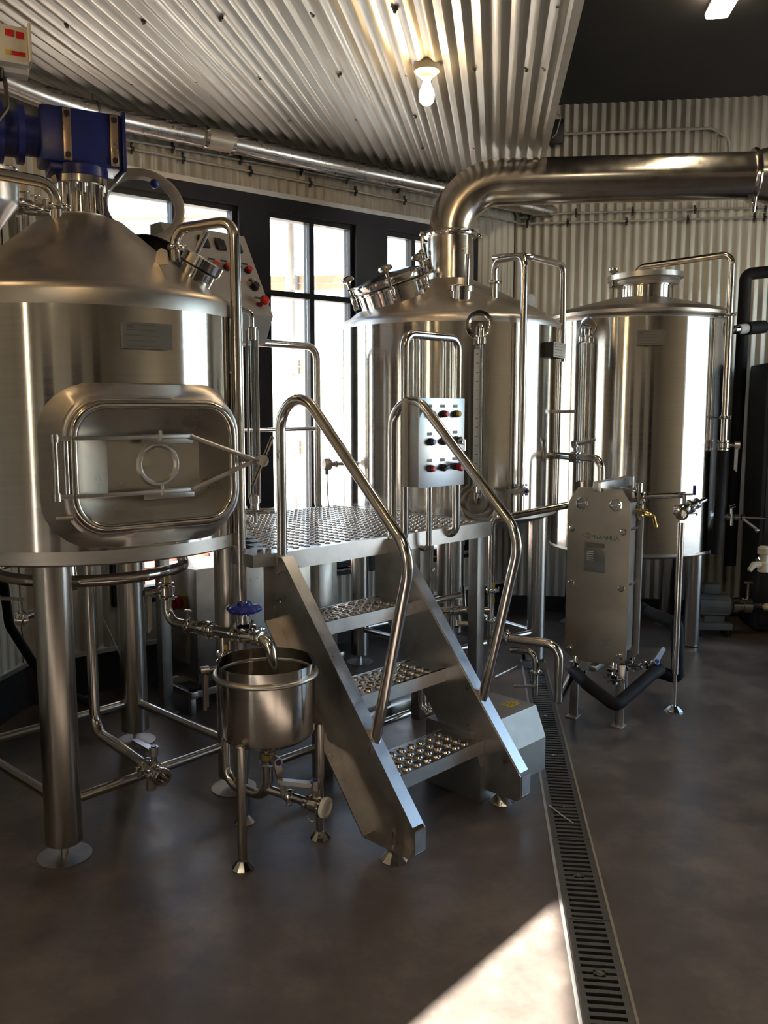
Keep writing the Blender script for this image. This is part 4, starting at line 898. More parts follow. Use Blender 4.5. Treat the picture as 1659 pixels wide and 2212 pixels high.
A0 = V((-.858, 3.325, .995)); A1 = V((-.858, 3.325, .772)); A2 = V((-.415, 3.050, .772)); A3 = V((-.405, 3.044, .65))
dA = (A2 - A1).normalized()
MB().tube([A0, A1, A1 + dA * .12], .0195, bend=.06, seg=18).build('elbow_pipe', 'pipe', tp_)
butterfly(tp_, A1 + Z * .125, Z, .0195, V((-.8, -.55, 0)), V((-.1, -.05, -1)), .155)
MB().box(A1 + Z * .17 + V((.008, -.018, 0)), (.014, .003, .02), None).build('yellow_tag', 'yellow', tp_)
q = A1 + dA * .165; sg = MB().lathe([(.0195, -.06), (.03, -.058), (.03, -.046), (.021, -.042), (.024, -.036), (.024, .036), (.021, .042), (.03, .046), (.03, .058), (.0195, .06)], q, dA, 22).build('sight_glass', 'fit', tp_)
for s in (-1, 1): MB().cyl(q + Z * .026 * s - dA * .04, q + Z * .026 * s + dA * .04, .004, 8).build('tie_rod', 'fit', sg)
b = MB(); b.cyl(q - dA * .05 + Z * .03, q - dA * .05 + Z * .055, .006, 8); b.box(q - dA * .05 + Z * .058, (.034, .01, .008), (dA, dA.cross(Z), Z), .002); b.build('wing_nut', 'fit', sg)
clamp(tp_, A1 + dA * .235, dA, .0195, V((.2, -.3, -1)))
MB().cyl(A1 + dA * .22, A1 + dA * .335, .0195, 18).build('straight_pipe', 'pipe', tp_)
TJ = A1 + dA * .295
q = A1 + dA * .40
gv = MB().lathe([(.0195, -.065), (.030, -.063), (.030, -.05), (.022, -.045), (.026, -.03), (.030, 0), (.026, .03), (.022, .045), (.030, .05), (.030, .063), (.0195, .065)], q, dA, 22).build('handwheel_valve', 'fit', tp_)
b = MB(); b.lathe([(.042, .018), (.044, .022), (.044, .036), (.030, .040), (.020, .046), (.018, .075)], q, Z, 20)
for k in range(4): p = q + azv(45 + 90 * k) * .037; b.cyl(p + Z * .01, p + Z * .055, .005, 8)
b.build('bonnet', 'fit', gv)
b = MB(); hw = q + Z * .105; n = 48; rings = []
for rr, zz in ((0, .02), (.026, .022), (.030, .012), (.048, .010), (.060, .004), (.063, -.006), (.056, -.014), (.030, -.010), (.012, -.012)):
    rings.append([hw + (V((math.cos(2 * math.pi * k / n), math.sin(2 * math.pi * k / n), 0))) * rr * (1 + (.07 * math.cos(8 * 2 * math.pi * k / n) if rr > .04 else 0)) + Z * zz for k in range(n)])
loft(b, rings[1:], True, True); b.build('blue_handwheel', 'bluep', gv, smooth=60); MB().cyl(q + Z * .07, q + Z * .10, .010, 12).build('valve_stem', 'fit', gv); MB().cyl(hw + Z * .022, hw + Z * .026, .012, 12).build('wheel_nut', 'fit', gv)
clamp(tp_, A1 + dA * .475, dA, .0195, V((0, 0, 1)))
MB().tube([A1 + dA * .46, A2 + dA * .0, A3], .0195, bend=.055, seg=18).build('spout', 'pipe', tp_)
# pot outlet: vertical pipe from the tee, round under the pot, up to its bottom valve, drain branch
ou = thing('outlet_pipe', 'bent pipe with two lever valves running under the small pot', 'pipework', V((-.66, 3.2, .1)))
B0 = TJ - Z * .02; B1 = V((TJ.x, TJ.y, .175)); B2 = V((G.x, G.y, .175)); B3 = V((G.x, G.y, .30))
MB().tube([B0, B1, B2, B3], .0195, bend=.07, seg=18).build('bent_pipe', 'pipe', ou)
butterfly(ou, V((TJ.x, TJ.y, .63)), Z, .0195, V((-.9, -.45, 0)), V((-.1, -.05, -1)), .15)
clamp(ou, V((TJ.x, TJ.y, .685)), Z, .0195, V((.8, -.5, 0))); MB().box(V((TJ.x + .01, TJ.y - .018, .715)), (.014, .003, .02)).build('yellow_tag', 'yellow', ou)
butterfly(ou, V((G.x, G.y, .345)), Z, .0195, V((.55, -.83, 0)), V((.18, .1, -1)), .15); MB().box(V((G.x + .002, G.y - .034, .345)), (.02, .004, .016)).build('yellow_tag', 'yellow', ou)
C_0 = V((G.x, G.y, .21)); C_1 = V((-.205, 2.905, .200)); dC = (C_1 - C_0).normalized()
MB().tube([C_0, C_1 - dC * .04], .0165, seg=16).build('branch_pipe', 'pipe', ou); clamp(ou, C_0 + dC * .10, dC, .0165, V((0, 0, -1)))
butterfly(ou, C_1 - dC * .05, dC, .0185, Z, V((-1, .15, .05)), .135); MB().lathe([(.0, 0), (.036, 0), (.038, .004), (.036, .016), (.026, .018), (.024, .013), (0, .013)], C_1 - dC * .012, dC, 24).build('end_cap', 'white', ou)
MB().tube([C_1 - dC * .07 + Z * .0 - V((0, 0, .02)), C_1 - dC * .09 - Z * .055, C_1 - dC * .06 - Z * .07, C_1 - dC * .04 - Z * .05], .002, seg=6, bend=.01).build('wire_ring', 'fit', ou)
# tank drain pipe
dr = thing('tank_drain_pipe', 'drain pipe from the left tank bottom ending in an open lever valve', 'pipework', V((-1.19, 3.4, .3)))
E0 = V((-1.19, 3.405, 1.07)); E1_ = V((-1.19, 3.405, .295)); E2_ = V((-.80, 2.985, .275)); dE = (E2_ - E1_).normalized()
MB().tube([E0, E1_, E2_ - dE * .07], .0215, bend=.075, seg=18).build('drain_pipe', 'pipe', dr)
butterfly(dr, E2_ - dE * .075, dE, .0215, Z, -dE + V((-.25, .1, 0)), .13); clamp(dr, E2_ - dE * .13, dE, .0215, V((-.5, -.5, 0)))
b = MB(); b.lathe([(.0215, -.045), (.030, -.04), (.034, -.02), (.034, -.008), (.031, 0), (.021, 0), (.021, -.04)], E2_, dE, 24); b.build('open_end', 'fit', dr)
b = MB(); px = E2_ - dE * .10; b.cyl(px - Z * .02, V((px.x, px.y, .235)), .012, 10); b.cyl(V((px.x, px.y, .20)), V((px.x, px.y, .24)), .020, 12); b.build('support_stub', 'leg', dr)

# ================================================================== plate heat exchanger
HN = azv(214.0); HA = azv(124.0); HR = V((1.225, 4.215, 0))     # facing, across (to the right), right edge of the front plate
def HP(a, z, back=0.0): return HR + HA * a + Z * z - HN * back
HWD = .325
hx_ = thing('plate_heat_exchanger', 'upright stainless plate heat exchanger with chamfered front plate at the right', 'heat exchanger', HP(-HWD / 2, 0, .08))
def hplate(z0, z1, ch=.05):
    return [(-HWD + ch, z1), (-ch, z1), (-.008, z1 - ch * 1.3), (0, z1 - ch * 2.2), (0, z0 + .04), (-ch, z0), (-HWD + ch, z0), (-HWD, z0 + .04), (-HWD, z1 - ch * 2.2), (-HWD + .008, z1 - ch * 1.3)]
fp = MB().prism(hplate(.315, 1.215), HR, HA, Z, HN, .016).build('front_plate', 'hxp', hx_, smooth=15)
MB().prism(hplate(.30, 1.205), HR - HN * .185, HA, Z, -HN, .016).build('rear_plate', 'dull', hx_, smooth=15)
for k in range(24):
    MB().prism([(-HWD + .03, .36), (-.03, .36), (-.03, 1.14), (-HWD + .03, 1.14)], HR - HN * (.012 + .0069 * k), HA, Z, -HN, .0045).build('heat_plate', 'dull', hx_, smooth=0)
MB().box(HP(-HWD / 2, 1.225, .20), (.045, .50, .05), (HA, HN, Z), .004).build('top_bar', 'sheet', hx_); MB().box(HP(-HWD / 2, .29, .12), (.04, .32, .03), (HA, HN, Z), .003).build('bottom_bar', 'dull', hx_)
MB().box(HP(-HWD / 2, .64, .44), (.06, .03, 1.22), (HA, HN, Z), .004).build('rear_column', 'dull', hx_)
for a in (-.03, -HWD + .05): MB().box(HP(a, .16, .008), (.045, .014, .32), (HA, HN, Z), .003).build('foot_bar', 'dull', hx_); MB().box(HP(a, .004, .0), (.06, .07, .008), (HA, HN, Z), .002).build('foot_plate', 'dull', hx_)
for a in (-.030, -HWD + .030):
    for z in (1.005, .72, .37):
        bl = MB().cyl(HP(a, z, -.030), HP(a, z, .215), .008, 10).build('tie_bolt', 'fit', hx_); MB().lathe([(.016, 0), (.018, .003), (.018, .012), (.013, .015)], HP(a, z, -.016), HN, 6).build('bolt_nut', 'fit', bl)
for a in (-.075, -HWD + .075):
    MB().lathe([(.031, 0), (.033, .003), (.027, .004), (.022, -.006), (0, -.008)], HP(a, 1.135, -.016), HN, 24).build('port_plug', 'fit', hx_); MB().box(HP(a, 1.135, -.021), (.05, .008, .007), ((HA + Z * .25).normalized(), HN, (Z - HA * .25).normalized()), .001).build('plug_bar', 'fit', hx_)
MB().box(HP(-.175, .865, -.0168), (.112, .0016, .155), (HA, HN, Z)).build('data_label', 'fit', fp)
b = MB(); b.box(HP(-.175, .925, -.018), (.10, .0008, .022), (HA, HN, Z)); b.build('label_print', 'etch', fp)
b = MB()
for k in range(5): b.box(HP(-.20, .892 - .011 * k, -.018), (.035, .0008, .004), (HA, HN, Z))
b.build('label_print', 'scale', fp)
def text(parent, s, c, ax, up, out, size, mat, name='lettering'):
    cu = bpy.data.curves.new('t', 'FONT'); cu.body = s; cu.size = size; cu.align_x = 'CENTER'; cu.align_y = 'CENTER'; cu.extrude = .0006
    to = bpy.data.objects.new('t', cu); col.objects.link(to); bpy.context.view_layer.update()
    me = bpy.data.meshes.new_from_object(to.evaluated_get(bpy.context.evaluated_depsgraph_get())); bpy.data.objects.remove(to); bpy.data.curves.remove(cu)
    b = MB(); b.add([V(c) + ax * q.co.x + up * q.co.y + out * q.co.z for q in me.vertices], [tuple(f.vertices) for f in me.polygons]); bpy.data.meshes.remove(me)
    return b.build(name, mat, parent, smooth=0)
text(fp, 'NANHUA', HP(-.118, .967, -.0168), HA, Z, HN, .030, 'teal')
b = MB(); lc_ = HP(-.215, .972, -.0168)
for rr in (0,):
    for s1, s2 in ((1, 1), (-1, 1), (-1, -1), (1, -1)):
        b.tube([lc_ + HA * .030 * s1, lc_ + Z * .016 * s2], .0011, seg=6)
b.tube([lc_ + (HA * math.cos(2 * math.pi * k / 14) + Z * math.sin(2 * math.pi * k / 14)) * .007 for k in range(14)], .001, seg=6, closed=True); b.build('logo', 'teal', fp)
# connections of the exchanger
hc_ = thing('exchanger_outlet_pipe', 'horizontal outlet pipe and valve group on a slim post right of the heat exchanger', 'pipework', V((1.558, 4.46, 0)))
S0 = V((1.558, 4.46, 0)); S1 = HP(-.03, 1.06, .22)
MB().lathe([(.011, .03), (.011, .20), (.017, .205), (.017, 1.02)], S0, Z, 16).build('stand_post', 'leg', hc_); foot_disc(hc_, S0, .050, .03)
pj = at(1385, 1072, 4.40); pk = at(1470, 1075, 4.47); pk = V((pk.x, pk.y, pj.z)); MB().cyl(pj, pk + V((.02, 0, 0)), .0165, 16).build('straight_pipe', 'pipe', hc_)
b = MB()
for s in (-.03, 0, .03): b.lathe([(.016, -.008), (.026, -.006), (.026, .006), (.016, .008)], pj + V((s - .01, -.01, 0)), (V((1, .1, 0))), 16)
for z in (-.09, -.05): b.lathe([(.02, -.012), (.03, -.008), (.03, .008), (.02, .012)], pj + V((-.015, -.01, z)), Z, 16)
b.cyl(pj + V((-.015, -.01, -.12)), pj + V((-.015, -.01, .07)), .018, 14); b.cyl(pj + V((-.02, -.01, .03)), HP(-.05, pj.z + .03, .2), .018, 14); b.build('clamp_stack', 'fit', hc_)
vq = at(1478, 1100, 4.44); vd = V((.80, .35, .28)).normalized(); vb = MB().lathe([(.022, -.05), (.036, -.045), (.036, -.03), (.026, -.025), (.032, 0), (.026, .025), (.036, .03), (.036, .045), (.020, .05), (.020, .075), (.028, .078), (.028, .095), (.014, .10), (.012, .15), (0, .15)], vq, vd, 20).build('ball_valve', 'fit', hc_)
MB().cyl(vq, V((vq.x, vq.y, vq.z + .075)), .011, 12).build('valve_stem', 'fit', vb); MB().box(V((vq.x + .0, vq.y, vq.z + .078)), (.075, .03, .010), None, .003).build('valve_handle', 'fit', vb); MB().box(V((vq.x + .045, vq.y - .01, vq.z + .10)), (.012, .02, .05), None, .003).build('blue_grip', 'bluep', vb)
MB().lathe([(.016, 0), (.030, .002), (.034, .012), (.034, .02), (.022, .024), (.022, 0.0)], vq + V((-.03, -.05, -.015)), V((-.3, -1, -.1)), 20).build('open_end', 'fit', hc_)
MB().cyl(vq + V((-.01, 0, -.01)), vq + V((-.03, -.05, -.015)), .022, 14).build('valve_tee', 'fit', hc_)
MB().tube([vq + vd * .02 - Z * .03, vq + vd * .09 - Z * .05, vq + vd * .09 - Z * .065], .006, seg=8).build('valve_lever', 'fit', hc_)
btp = HP(.03, 1.055, .16); bt = thing('brass_tap', 'small brass sampling tap at the heat exchanger side', 'tap', at(1400, 1110, 4.35))
b = MB(); q0 = at(1372, 1104, 4.34); q1 = at(1412, 1114, 4.32); q2 = at(1416, 1133, 4.32); b.tube([q0, q1, q2], .0085, bend=.012, seg=10); b.lathe([(.012, -.01), (.014, -.006), (.014, .02), (.010, .024)], q0 * .4 + q1 * .6, q1 - q0, 10); b.build('tap_body', 'brass', bt); MB().cyl(q2, q2 - Z * .012, .012, 10).build('tap_nozzle', 'brass', bt)
MB().box((q0 + q1) / 2 + Z * .018, (.03, .008, .008), None, .002).build('tap_lever', 'brass', bt)
# valve group under the exchanger
vg = thing('lower_valve_group', 'clustered clamp fittings on the ports under the heat exchanger', 'pipework', HP(-HWD / 2, .25, .05))
for a, bk in ((-HWD + .06, -.02), (-.06, -.03), (-.06, .24)):
    c = HP(a, .255, bk); b = MB(); b.cyl(HP(a, .33, bk + .02), c, .019, 14)
    for s in (-.02, .012, .045): b.lathe([(.019, -.008), (.030, -.006), (.030, .006), (.019, .008)], c + Z * s, Z, 16)
    b.cyl(c - HA * .05, c + HA * .06, .006, 8); b.box(c + HA * .06, (.012, .02, .03), (HA, HN, Z), .003); b.build('clamp_stack', 'fit', vg)
butterfly(vg, at(1400, 1440, 4.38), V((1, .3, 0)), .019, V((.3, -.7, .5)), V((.6, .2, .7)), .10)
MB().cyl(HP(-.06, .245, .24), at(1408, 1442, 4.38), .019, 12).build('short_pipe', 'fit', vg)
# pipe from the kettle into the exchanger, black insulated hoses
kx = thing('kettle_outlet_pipe', 'bent pipe with lever valve from the kettle side down behind the heat exchanger', 'pipework', V((1.1, 5.2, 1.34)))
e0 = at(1205, 984, 5.22); e1 = at(1246, 984, 5.05); e2 = at(1300, 992, 4.86); e2.z = e1.z; e3 = V((e2.x, e2.y, .95))
MB().tube([e0, V((e1.x, e1.y, e0.z)), V((e2.x, e2.y, e0.z)), e3], .022, bend=.07, seg=16).build('bent_pipe', 'pipe', kx); ev = V((e1.x, e1.y, e0.z)); butterfly(kx, ev, V((1, -1, 0)) * 1.0, .022, V((.1, -.6, 1)), V((1, -.2, .75)), .12, hs=1.2)
MB().tube([e3, HP(-HWD + .09, .95, .17)], .022, seg=14).build('inlet_pipe', 'pipe', kx)
wp = thing('wort_pipe', 'pipe rising beside the stair and running right under the kettle to the heat exchanger', 'pipework', V((.57, 4.3, 0)))
w0 = at(1061, 1345, 4.35); w1 = at(1063, 1118, 4.35); w1.x = w0.x = (w0.x + w1.x) / 2; w2 = HP(-HWD + .06, 1.065, .09); w2 = at(1243, 1088, 4.45)
MB().tube([V((w0.x, 4.35, .40)), V((w0.x, 4.35, w1.z)), V((w0.x + .1, 4.37, w1.z + .005)), w2], .0185, bend=.05, seg=16).build('wort_pipe_run', 'pipe', wp)
for y in (1275, 1340): z = at(1061, y, 4.35).z; clamp(wp, V((w0.x, 4.35, z)), Z, .0185, V((1, -.4, .1)))
for y in (1262, 1295): z = at(1061, y, 4.35).z; MB().box(V((w0.x + .008, 4.35 - .0185, z)), (.016, .003, .022)).build('yellow_tag', 'yellow', wp)
x0 = at(935, 1318, 4.35); x1 = at(1060, 1318, 4.36); MB().cyl(V((x0.x, x0.y, x0.z)), V((x1.x, 4.35, x0.z)), .017, 14).build('cross_pipe', 'pipe', wp)
q = at(985, 1312, 4.35); q.z = x0.z; butterfly(wp, q, V((1, 0, 0)), .018, V((.1, -.5, -.8)), V((1, 0, -.2)), .07); clamp(wp, q + V((.09, 0, 0)), V((1, 0, 0)), .018, V((0, -.4, 1)))
MB().tube([q + V((.04, .0, .0)), q + V((.06, .30, .05))], .017, seg=12).build('branch_pipe', 'pipe', wp)
MB().cyl(V((at(975, 1350, 4.5).x, 4.5, 0)), V((at(975, 1350, 4.5).x, 4.5, .98)), .014, 12).build('riser', 'pipe', wp)
z = at(935, 1232, 4.5).z; MB().cyl(V((at(930, 1232, 4.5).x, 4.5, .3)), V((at(930, 1232, 4.5).x, 4.5, 1.0)), .016, 12).build('riser', 'pipe', wp); clamp(wp, V((at(930, 1232, 4.5).x, 4.5, z)), Z, .016, V((-1, -.3, 0)))
# pump behind the stair with its steel hood
hb = V((.725, 3.705, 0)); HL, HDp = .47, .30
pmp = thing('hooded_pump', 'pump under an angular stainless hood with yellow warning sticker behind the stair', 'pump', hb - SW * .23 + SV * .15)
poly = [(0, 0.0), (0, .150), (.055, .285), (HDp, .285), (HDp, 0)]
MB().prism(poly, hb, SV, Z, -SW, HL).build('motor_hood', 'hood', pmp, smooth=10)
MB().box(hb - SW * .075 + SV * .14 + Z * .2855, (.075, .055, .0012), (SW, SV, Z)).build('warning_sticker', 'sticker', pmp)
for k in range(3): MB().box(hb - SW * .075 + SV * (.127 + .013 * k) + Z * .2863, (.05, .003, .0006), (SW, SV, Z)).build('sticker_print', 'label', pmp)
ph = hb - SW * .18 + SV * .42 + Z * .17
MB().lathe([(.05, -.12), (.085, -.11), (.09, -.03), (.11, -.02), (.11, .02), (.085, .04), (.04, .06), (.03, .10)], ph, SV, 28).build('pump_casing', 'castbr', pmp); MB().cyl(ph - SV * .14, ph - SV * .10, .06, 20).build('pump_flange', 'fit', pmp)
for s in (-1, 1): MB().box(ph + SW * .07 * s - Z * .13, (.03, .10, .08), (SW, SV, Z), .004).build('pump_foot', 'dull', pmp)
pz_ = ph + SV * .08; MB().tube([pz_, pz_ + SV * .08, pz_ + SV * .08 + Z * .18], .020, bend=.05).build('suction_elbow', 'pipe', pmp)
clamp(pmp, pz_ + SV * .03, SV, .022, Z); clamp(pmp, ph + Z * .13, Z, .020, SW); MB().cyl(ph + Z * .09, ph + Z * .2, .019, 14).build('discharge', 'fit', pmp)
pl = thing('pump_pipe', 'short bent pipe from the hooded pump bending down to the heat exchanger', 'pipework', V((.8, 4.1, .2)))
r0 = at(1092, 1378, 4.15); r1 = at(1208, 1400, 4.02); r1.z = r0.z; r2 = V((r1.x, r1.y, .205)); r3 = HP(-HWD + .05, .235, -.02)
MB().tube([r0, r1, r2], .022, bend=.065, seg=18).build('bent_pipe', 'pipe', pl); clamp(pl, r0 + (r1 - r0) * .04, r1 - r0, .022, Z); b = MB(); b.cyl(r0, at(1062, 1372, 4.2), .022, 14); b.lathe([(.022, -.02), (.034, -.015), (.034, .015), (.022, .02)], r0 - (r1 - r0).normalized() * .05, r1 - r0, 18); b.build('union', 'fit', pl)
MB().box(r0 + V((.01, -.024, .0)), (.02, .004, .022)).build('yellow_tag', 'yellow', pl)
MB().tube([r2 + Z * .03, r2, r3], .022, bend=.03, seg=16).build('connecting_pipe', 'pipe', pl)
q0 = at(1128, 1430, 4.35); q1 = at(1158, 1402, 4.30); q2 = at(1155, 1500, 4.30); MB().tube([at(1105, 1404, 4.4), V((q2.x, q2.y, at(1130, 1402, 4.35).z)), q2], .018, bend=.05, seg=14).build('return_bend', 'pipe', pl)
clamp(pl, V((q2.x, q2.y, at(1155, 1452, 4.3).z)), Z, .018, V((1, 0, 0)))
MB().box(at(1135, 1482, 4.28), (.12, .012, .012), (V((1, -.1, .02)).normalized(), V((.1, 1, 0)).normalized(), Z), .003).build('lever', 'sheet', pl); MB().box(at(1095, 1452, 4.3), (.13, .02, .012), (V((1, 0, .5)).normalized(), V((0, 1, 0)), V((-.5, 0, 1)).normalized()), .003).build('lever', 'sheet', pl)
h1 = thing('black_hose', 'thick black insulated hose hanging in a V below the heat exchanger', 'hose', V((1.1, 4.05, 0)))
MB().tube([HP(-HWD + .06, .255, -.03), at(1268, 1478, 4.08), at(1330, 1525, 3.98), at(1410, 1455, 4.25), at(1425, 1446, 4.34)], .031, bend=.03, seg=16).build('hose_sleeve', 'rubber', h1); MB().cyl(HP(-HWD + .06, .25, -.03), HP(-HWD + .06, .31, -.03), .024, 14).build('hose_tail', 'fit', h1)
h2 = thing('insulated_pipe_bend', 'black foam covered pipe bending down between heat exchanger and slim post', 'pipe', V((1.5, 4.5, .3)))
MB().tube([at(1385, 1312, 4.85), at(1400, 1322, 4.8), at(1462, 1348, 4.52), at(1464, 1465, 4.52), at(1425, 1452, 4.52)], .034, bend=.02, seg=16).build('foam_sleeve', 'rubber', h2); MB().cyl(at(1425, 1452, 4.52), at(1405, 1446, 4.52), .022, 14).build('pipe_end', 'fit', h2)
h3 = thing('thin_black_hose', 'slack dark hose drooping behind the legs of the left tank', 'hose', V((-1.7, 4.2, .3)))
MB().tube([at(-20, 1210, 4.0), at(8, 1260, 4.0), at(20, 1350, 4.0), at(70, 1430, 4.02), at(150, 1500, 4.1), at(230, 1535, 4.2)], .022, bend=.1, seg=12).build('hose_body', 'rubber', h3)
# far right: black insulated riser, fittings, pump, tap, dark equipment
bp = thing('black_insulated_riser', 'thick black insulated pipe rising and turning right behind the right tank', 'pipe', at(1615, 1100, 6.3))
f0 = at(1611, 592, 6.35); f1_ = at(1700, 584, 6.30); f2_ = V((f0.x - .015, f0.y, .45))
MB().tube([f1_, f0, f2_], .043, bend=.05, seg=18).build('foam_sleeve', 'rubber', bp)
wf = thing('white_pipe_fitting', 'white plastic union on a short black pipe right of the tank', 'fitting', at(1612, 708, 6.2))
u0 = at(1590, 712, 6.05); u1 = at(1650, 706, 6.15); dU = (u1 - u0).normalized(); MB().cyl(u0 + dU * .02, u0 + dU * .10, .034, 16).build('union', 'white', wf); MB().cyl(u0 + dU * .10, u1, .045, 16).build('black_sleeve', 'rubber', wf); MB().lathe([(.02, -.03), (.03, -.02), (.03, .02), (.02, .025)], u0, dU, 14).build('clamp', 'fit', wf)
st_ = thing('wall_valve', 'thin white-handled pipe valve low beside the right tank', 'valve', at(1600, 1118, 5.9))
v0 = at(1562, 1116, 5.85); v1 = at(1655, 1120, 5.85); MB().cyl(v0, v1, .008, 10).build('thin_pipe', 'fit', st_); b = MB()
for s in (.1, .3, .45): b.lathe([(.012, -.014), (.022, -.01), (.022, .01), (.012, .014)], v0 + (v1 - v0) * s, v1 - v0, 12)
b.cyl(at(1580, 1098, 5.85), at(1580, 1135, 5.85), .011, 10); b.cyl(at(1576, 1096, 5.85), at(1588, 1093, 5.85), .012, 8); b.build('valve_body', 'fit', st_); MB().tube([at(1606, 1122, 5.83), at(1638, 1146, 5.78)], .010, seg=8).build('lever', 'dull', st_); MB().ball(at(1636, 1146, 5.78), .016, 10).build('lever_end', 'fit', st_)
pm = thing('transfer_pump', 'small grey motor pump on the floor right of the rear tank', 'pump', at(1570, 1360, 6.05)); pm.location.z = 0
pmz = .22; pc0 = at(1540, 1320, 6.05); px_ = V((pc0.x, pc0.y, pmz)); ax_ = V((1, -.12, 0)).normalized()
MB().lathe([(.07, -.14), (.085, -.12), (.085, .10), (.06, .12)], px_, ax_, 24).build('pump_motor', 'motor', pm)
for k in range(10): an = R(36 * k); d = ax_.cross(Z) * math.cos(an) + Z * math.sin(an); MB().box(px_ + d * .088 - ax_ * .01, (.20, .004, .014), (ax_, d.cross(ax_).normalized(), d)).build('cooling_fin', 'motor', pm)
MB().box(px_ + Z * .12 - ax_ * .02, (.11, .09, .07), (ax_, ax_.cross(Z), Z), .006).build('terminal_box', 'motor', pm); MB().box(px_ - Z * .145, (.24, .16, .05), (ax_, ax_.cross(Z), Z), .004).build('pump_base', 'motor', pm)
MB().box(px_ - Z * .10, (.14, .10, .06), (ax_, ax_.cross(Z), Z), .004).build('pump_saddle', 'motor', pm)
for sx in (-1, 1):
    for sy in (-1, 1): MB().cyl(px_ + ax_ * .09 * sx + ax_.cross(Z) * .06 * sy - Z * .22, px_ + ax_ * .09 * sx + ax_.cross(Z) * .06 * sy - Z * .168, .016, 10).build('pump_foot', 'black', pm)
MB().lathe([(.05, .12), (.06, .13), (.06, .17), (.045, .175), (.045, .20), (.055, .205), (.055, .26), (.03, .27), (.02, .30), (.02, .33)], px_, ax_, 24).build('pump_head', 'fit', pm); MB().ball(px_ + ax_ * .37 - Z * .01, .035, 12, .8).build('cap', 'cream', pm)
MB().cyl(px_ + ax_ * .235 + Z * .03, px_ + ax_ * .235 + Z * .16, .014, 12).build('outlet', 'castbr', pm); MB().box(px_ + ax_ * .235 + Z * .165, (.06, .02, .012), (ax_, ax_.cross(Z), Z), .003).build('handle', 'motor', pm)
tpv = thing('cream_valve', 'cream plastic hose tap at the right edge before the dark cabinet', 'tap', at(1645, 1215, 5.2)); t0 = at(1650, 1215, 5.2)
b = MB(); b.lathe([(.03, -.06), (.035, -.055), (.035, .0), (.028, .01), (.028, .05), (.040, .055), (.040, .09), (.03, .10)], t0 - Z * .0, Z, 16); b.build('tap_body', 'cream', tpv); MB().tube([t0 - Z * .01, t0 + V((-.07, -.02, -.01)), t0 + V((-.10, -.03, -.045))], [.022, .02, .014], seg=10).build('spout', 'cream', tpv); MB().cyl(t0 + V((-.045, -.02, .02)), t0 + V((-.055, -.02, .035)), .012, 10).build('spout_clip', 'fit', tpv)
dk_ = thing('dark_cabinet', 'dark blue grey equipment cabinet at the right edge against the rear wall', 'cabinet', BP(3.05, 6.2, 0)); 
c0_ = at(1600, 900, 6.55); ca_ = c0_.dot(E2); MB().box(BP(ca_ + .60, 6.62, .98), (1.1, .42, 1.92), (E2, E1, Z), .012).build('cabinet_body', 'darkequip', dk_)
for s in (.33, .87): MB().box(BP(ca_ + s, 6.40, .98), (.51, .02, 1.84), (E2, E1, Z), .006).build('cabinet_door', 'darkequip', dk_)
MB().box(BP(ca_ + .60, 6.62, .01), (1.0, .36, .02), (E2, E1, Z)).build('plinth', 'black', dk_)
dkb = thing('dark_bin', 'low dark box on the floor before the dark cabinet', 'box', BP(2.35, 5.9, 0)); c1_ = at(1655, 1200, 5.9); c1_ = c1_ + V((.13, -.22, 0)); MB().box(V((c1_.x + .22, c1_.y + .15, .36)), (.5, .36, .72), (E2, E1, Z), .02).build('bin_body', 'darkequip', dkb); MB().box(V((c1_.x + .22, c1_.y + .15, .735)), (.53, .39, .03), (E2, E1, Z), .008).build('bin_lid', 'darkequip', dkb)

# ================================================================== wall services
sd = thing('spiral_duct', 'long round galvanised duct hung under the sloping soffit along the window wall', 'duct', WP(1.8, 3.12, -.14))
dpts = [WP(-.28, 3.125, -.16), WP(.76, 3.135, -.15), WP(1.78, 3.13, -.15), WP(2.55, 3.13, -.16), WP(3.05, 3.12, -.18), BP(-2.05, 4.35, 3.11), BP(-2.22, 4.02, 3.11), BP(-2.33, 3.55, 3.11), BP(-2.35, 2.6, 3.11)]
def smooth_path(P, n=5):
    out = []
    for i in range(len(P) - 1):
        p0, p1, p2, p3 = P[max(0, i - 1)], P[i], P[i + 1], P[min(len(P) - 1, i + 2)]
        for k in range(n): t = k / n; out.append(.5 * ((2 * p1) + (p2 - p0) * t + (2 * p0 - 5 * p1 + 4 * p2 - p3) * t * t + (3 * p1 - p0 - 3 * p2 + p3) * t ** 3))
    return out + [P[-1]]
MB().tube(smooth_path(dpts), .055, seg=24).build('duct_tube', 'duct', sd)
MB().lathe([(.057, -.10), (.058, .0), (.058, .10)], WP(2.62, 3.13, -.165), WU, 24).build('coupling', 'galv', sd)
for t in (2.70, 2.53): MB().ring(WP(t, 3.13, -.168 if t > 2.6 else -.158), WU, .055, .064, .02).build('coupling_band', 'fit', sd)
MB().ring(BP(-2.05, 4.35, 3.11), (BP(-2.22, 4.02) - BP(-1.9, 4.62)), .055, .060, .012).build('hanger_band', 'screw', sd); MB().cyl(BP(-2.05, 4.35, 3.165), BP(-2.05, 4.35, 3.23), .004, 6).build('hanger_rod', 'screw', sd)
MB().lathe([(.0, 0), (.057, .0), (.057, .01), (0, .012)], dpts[0], dpts[0] - dpts[1], 24).build('end_cap', 'galv', sd)
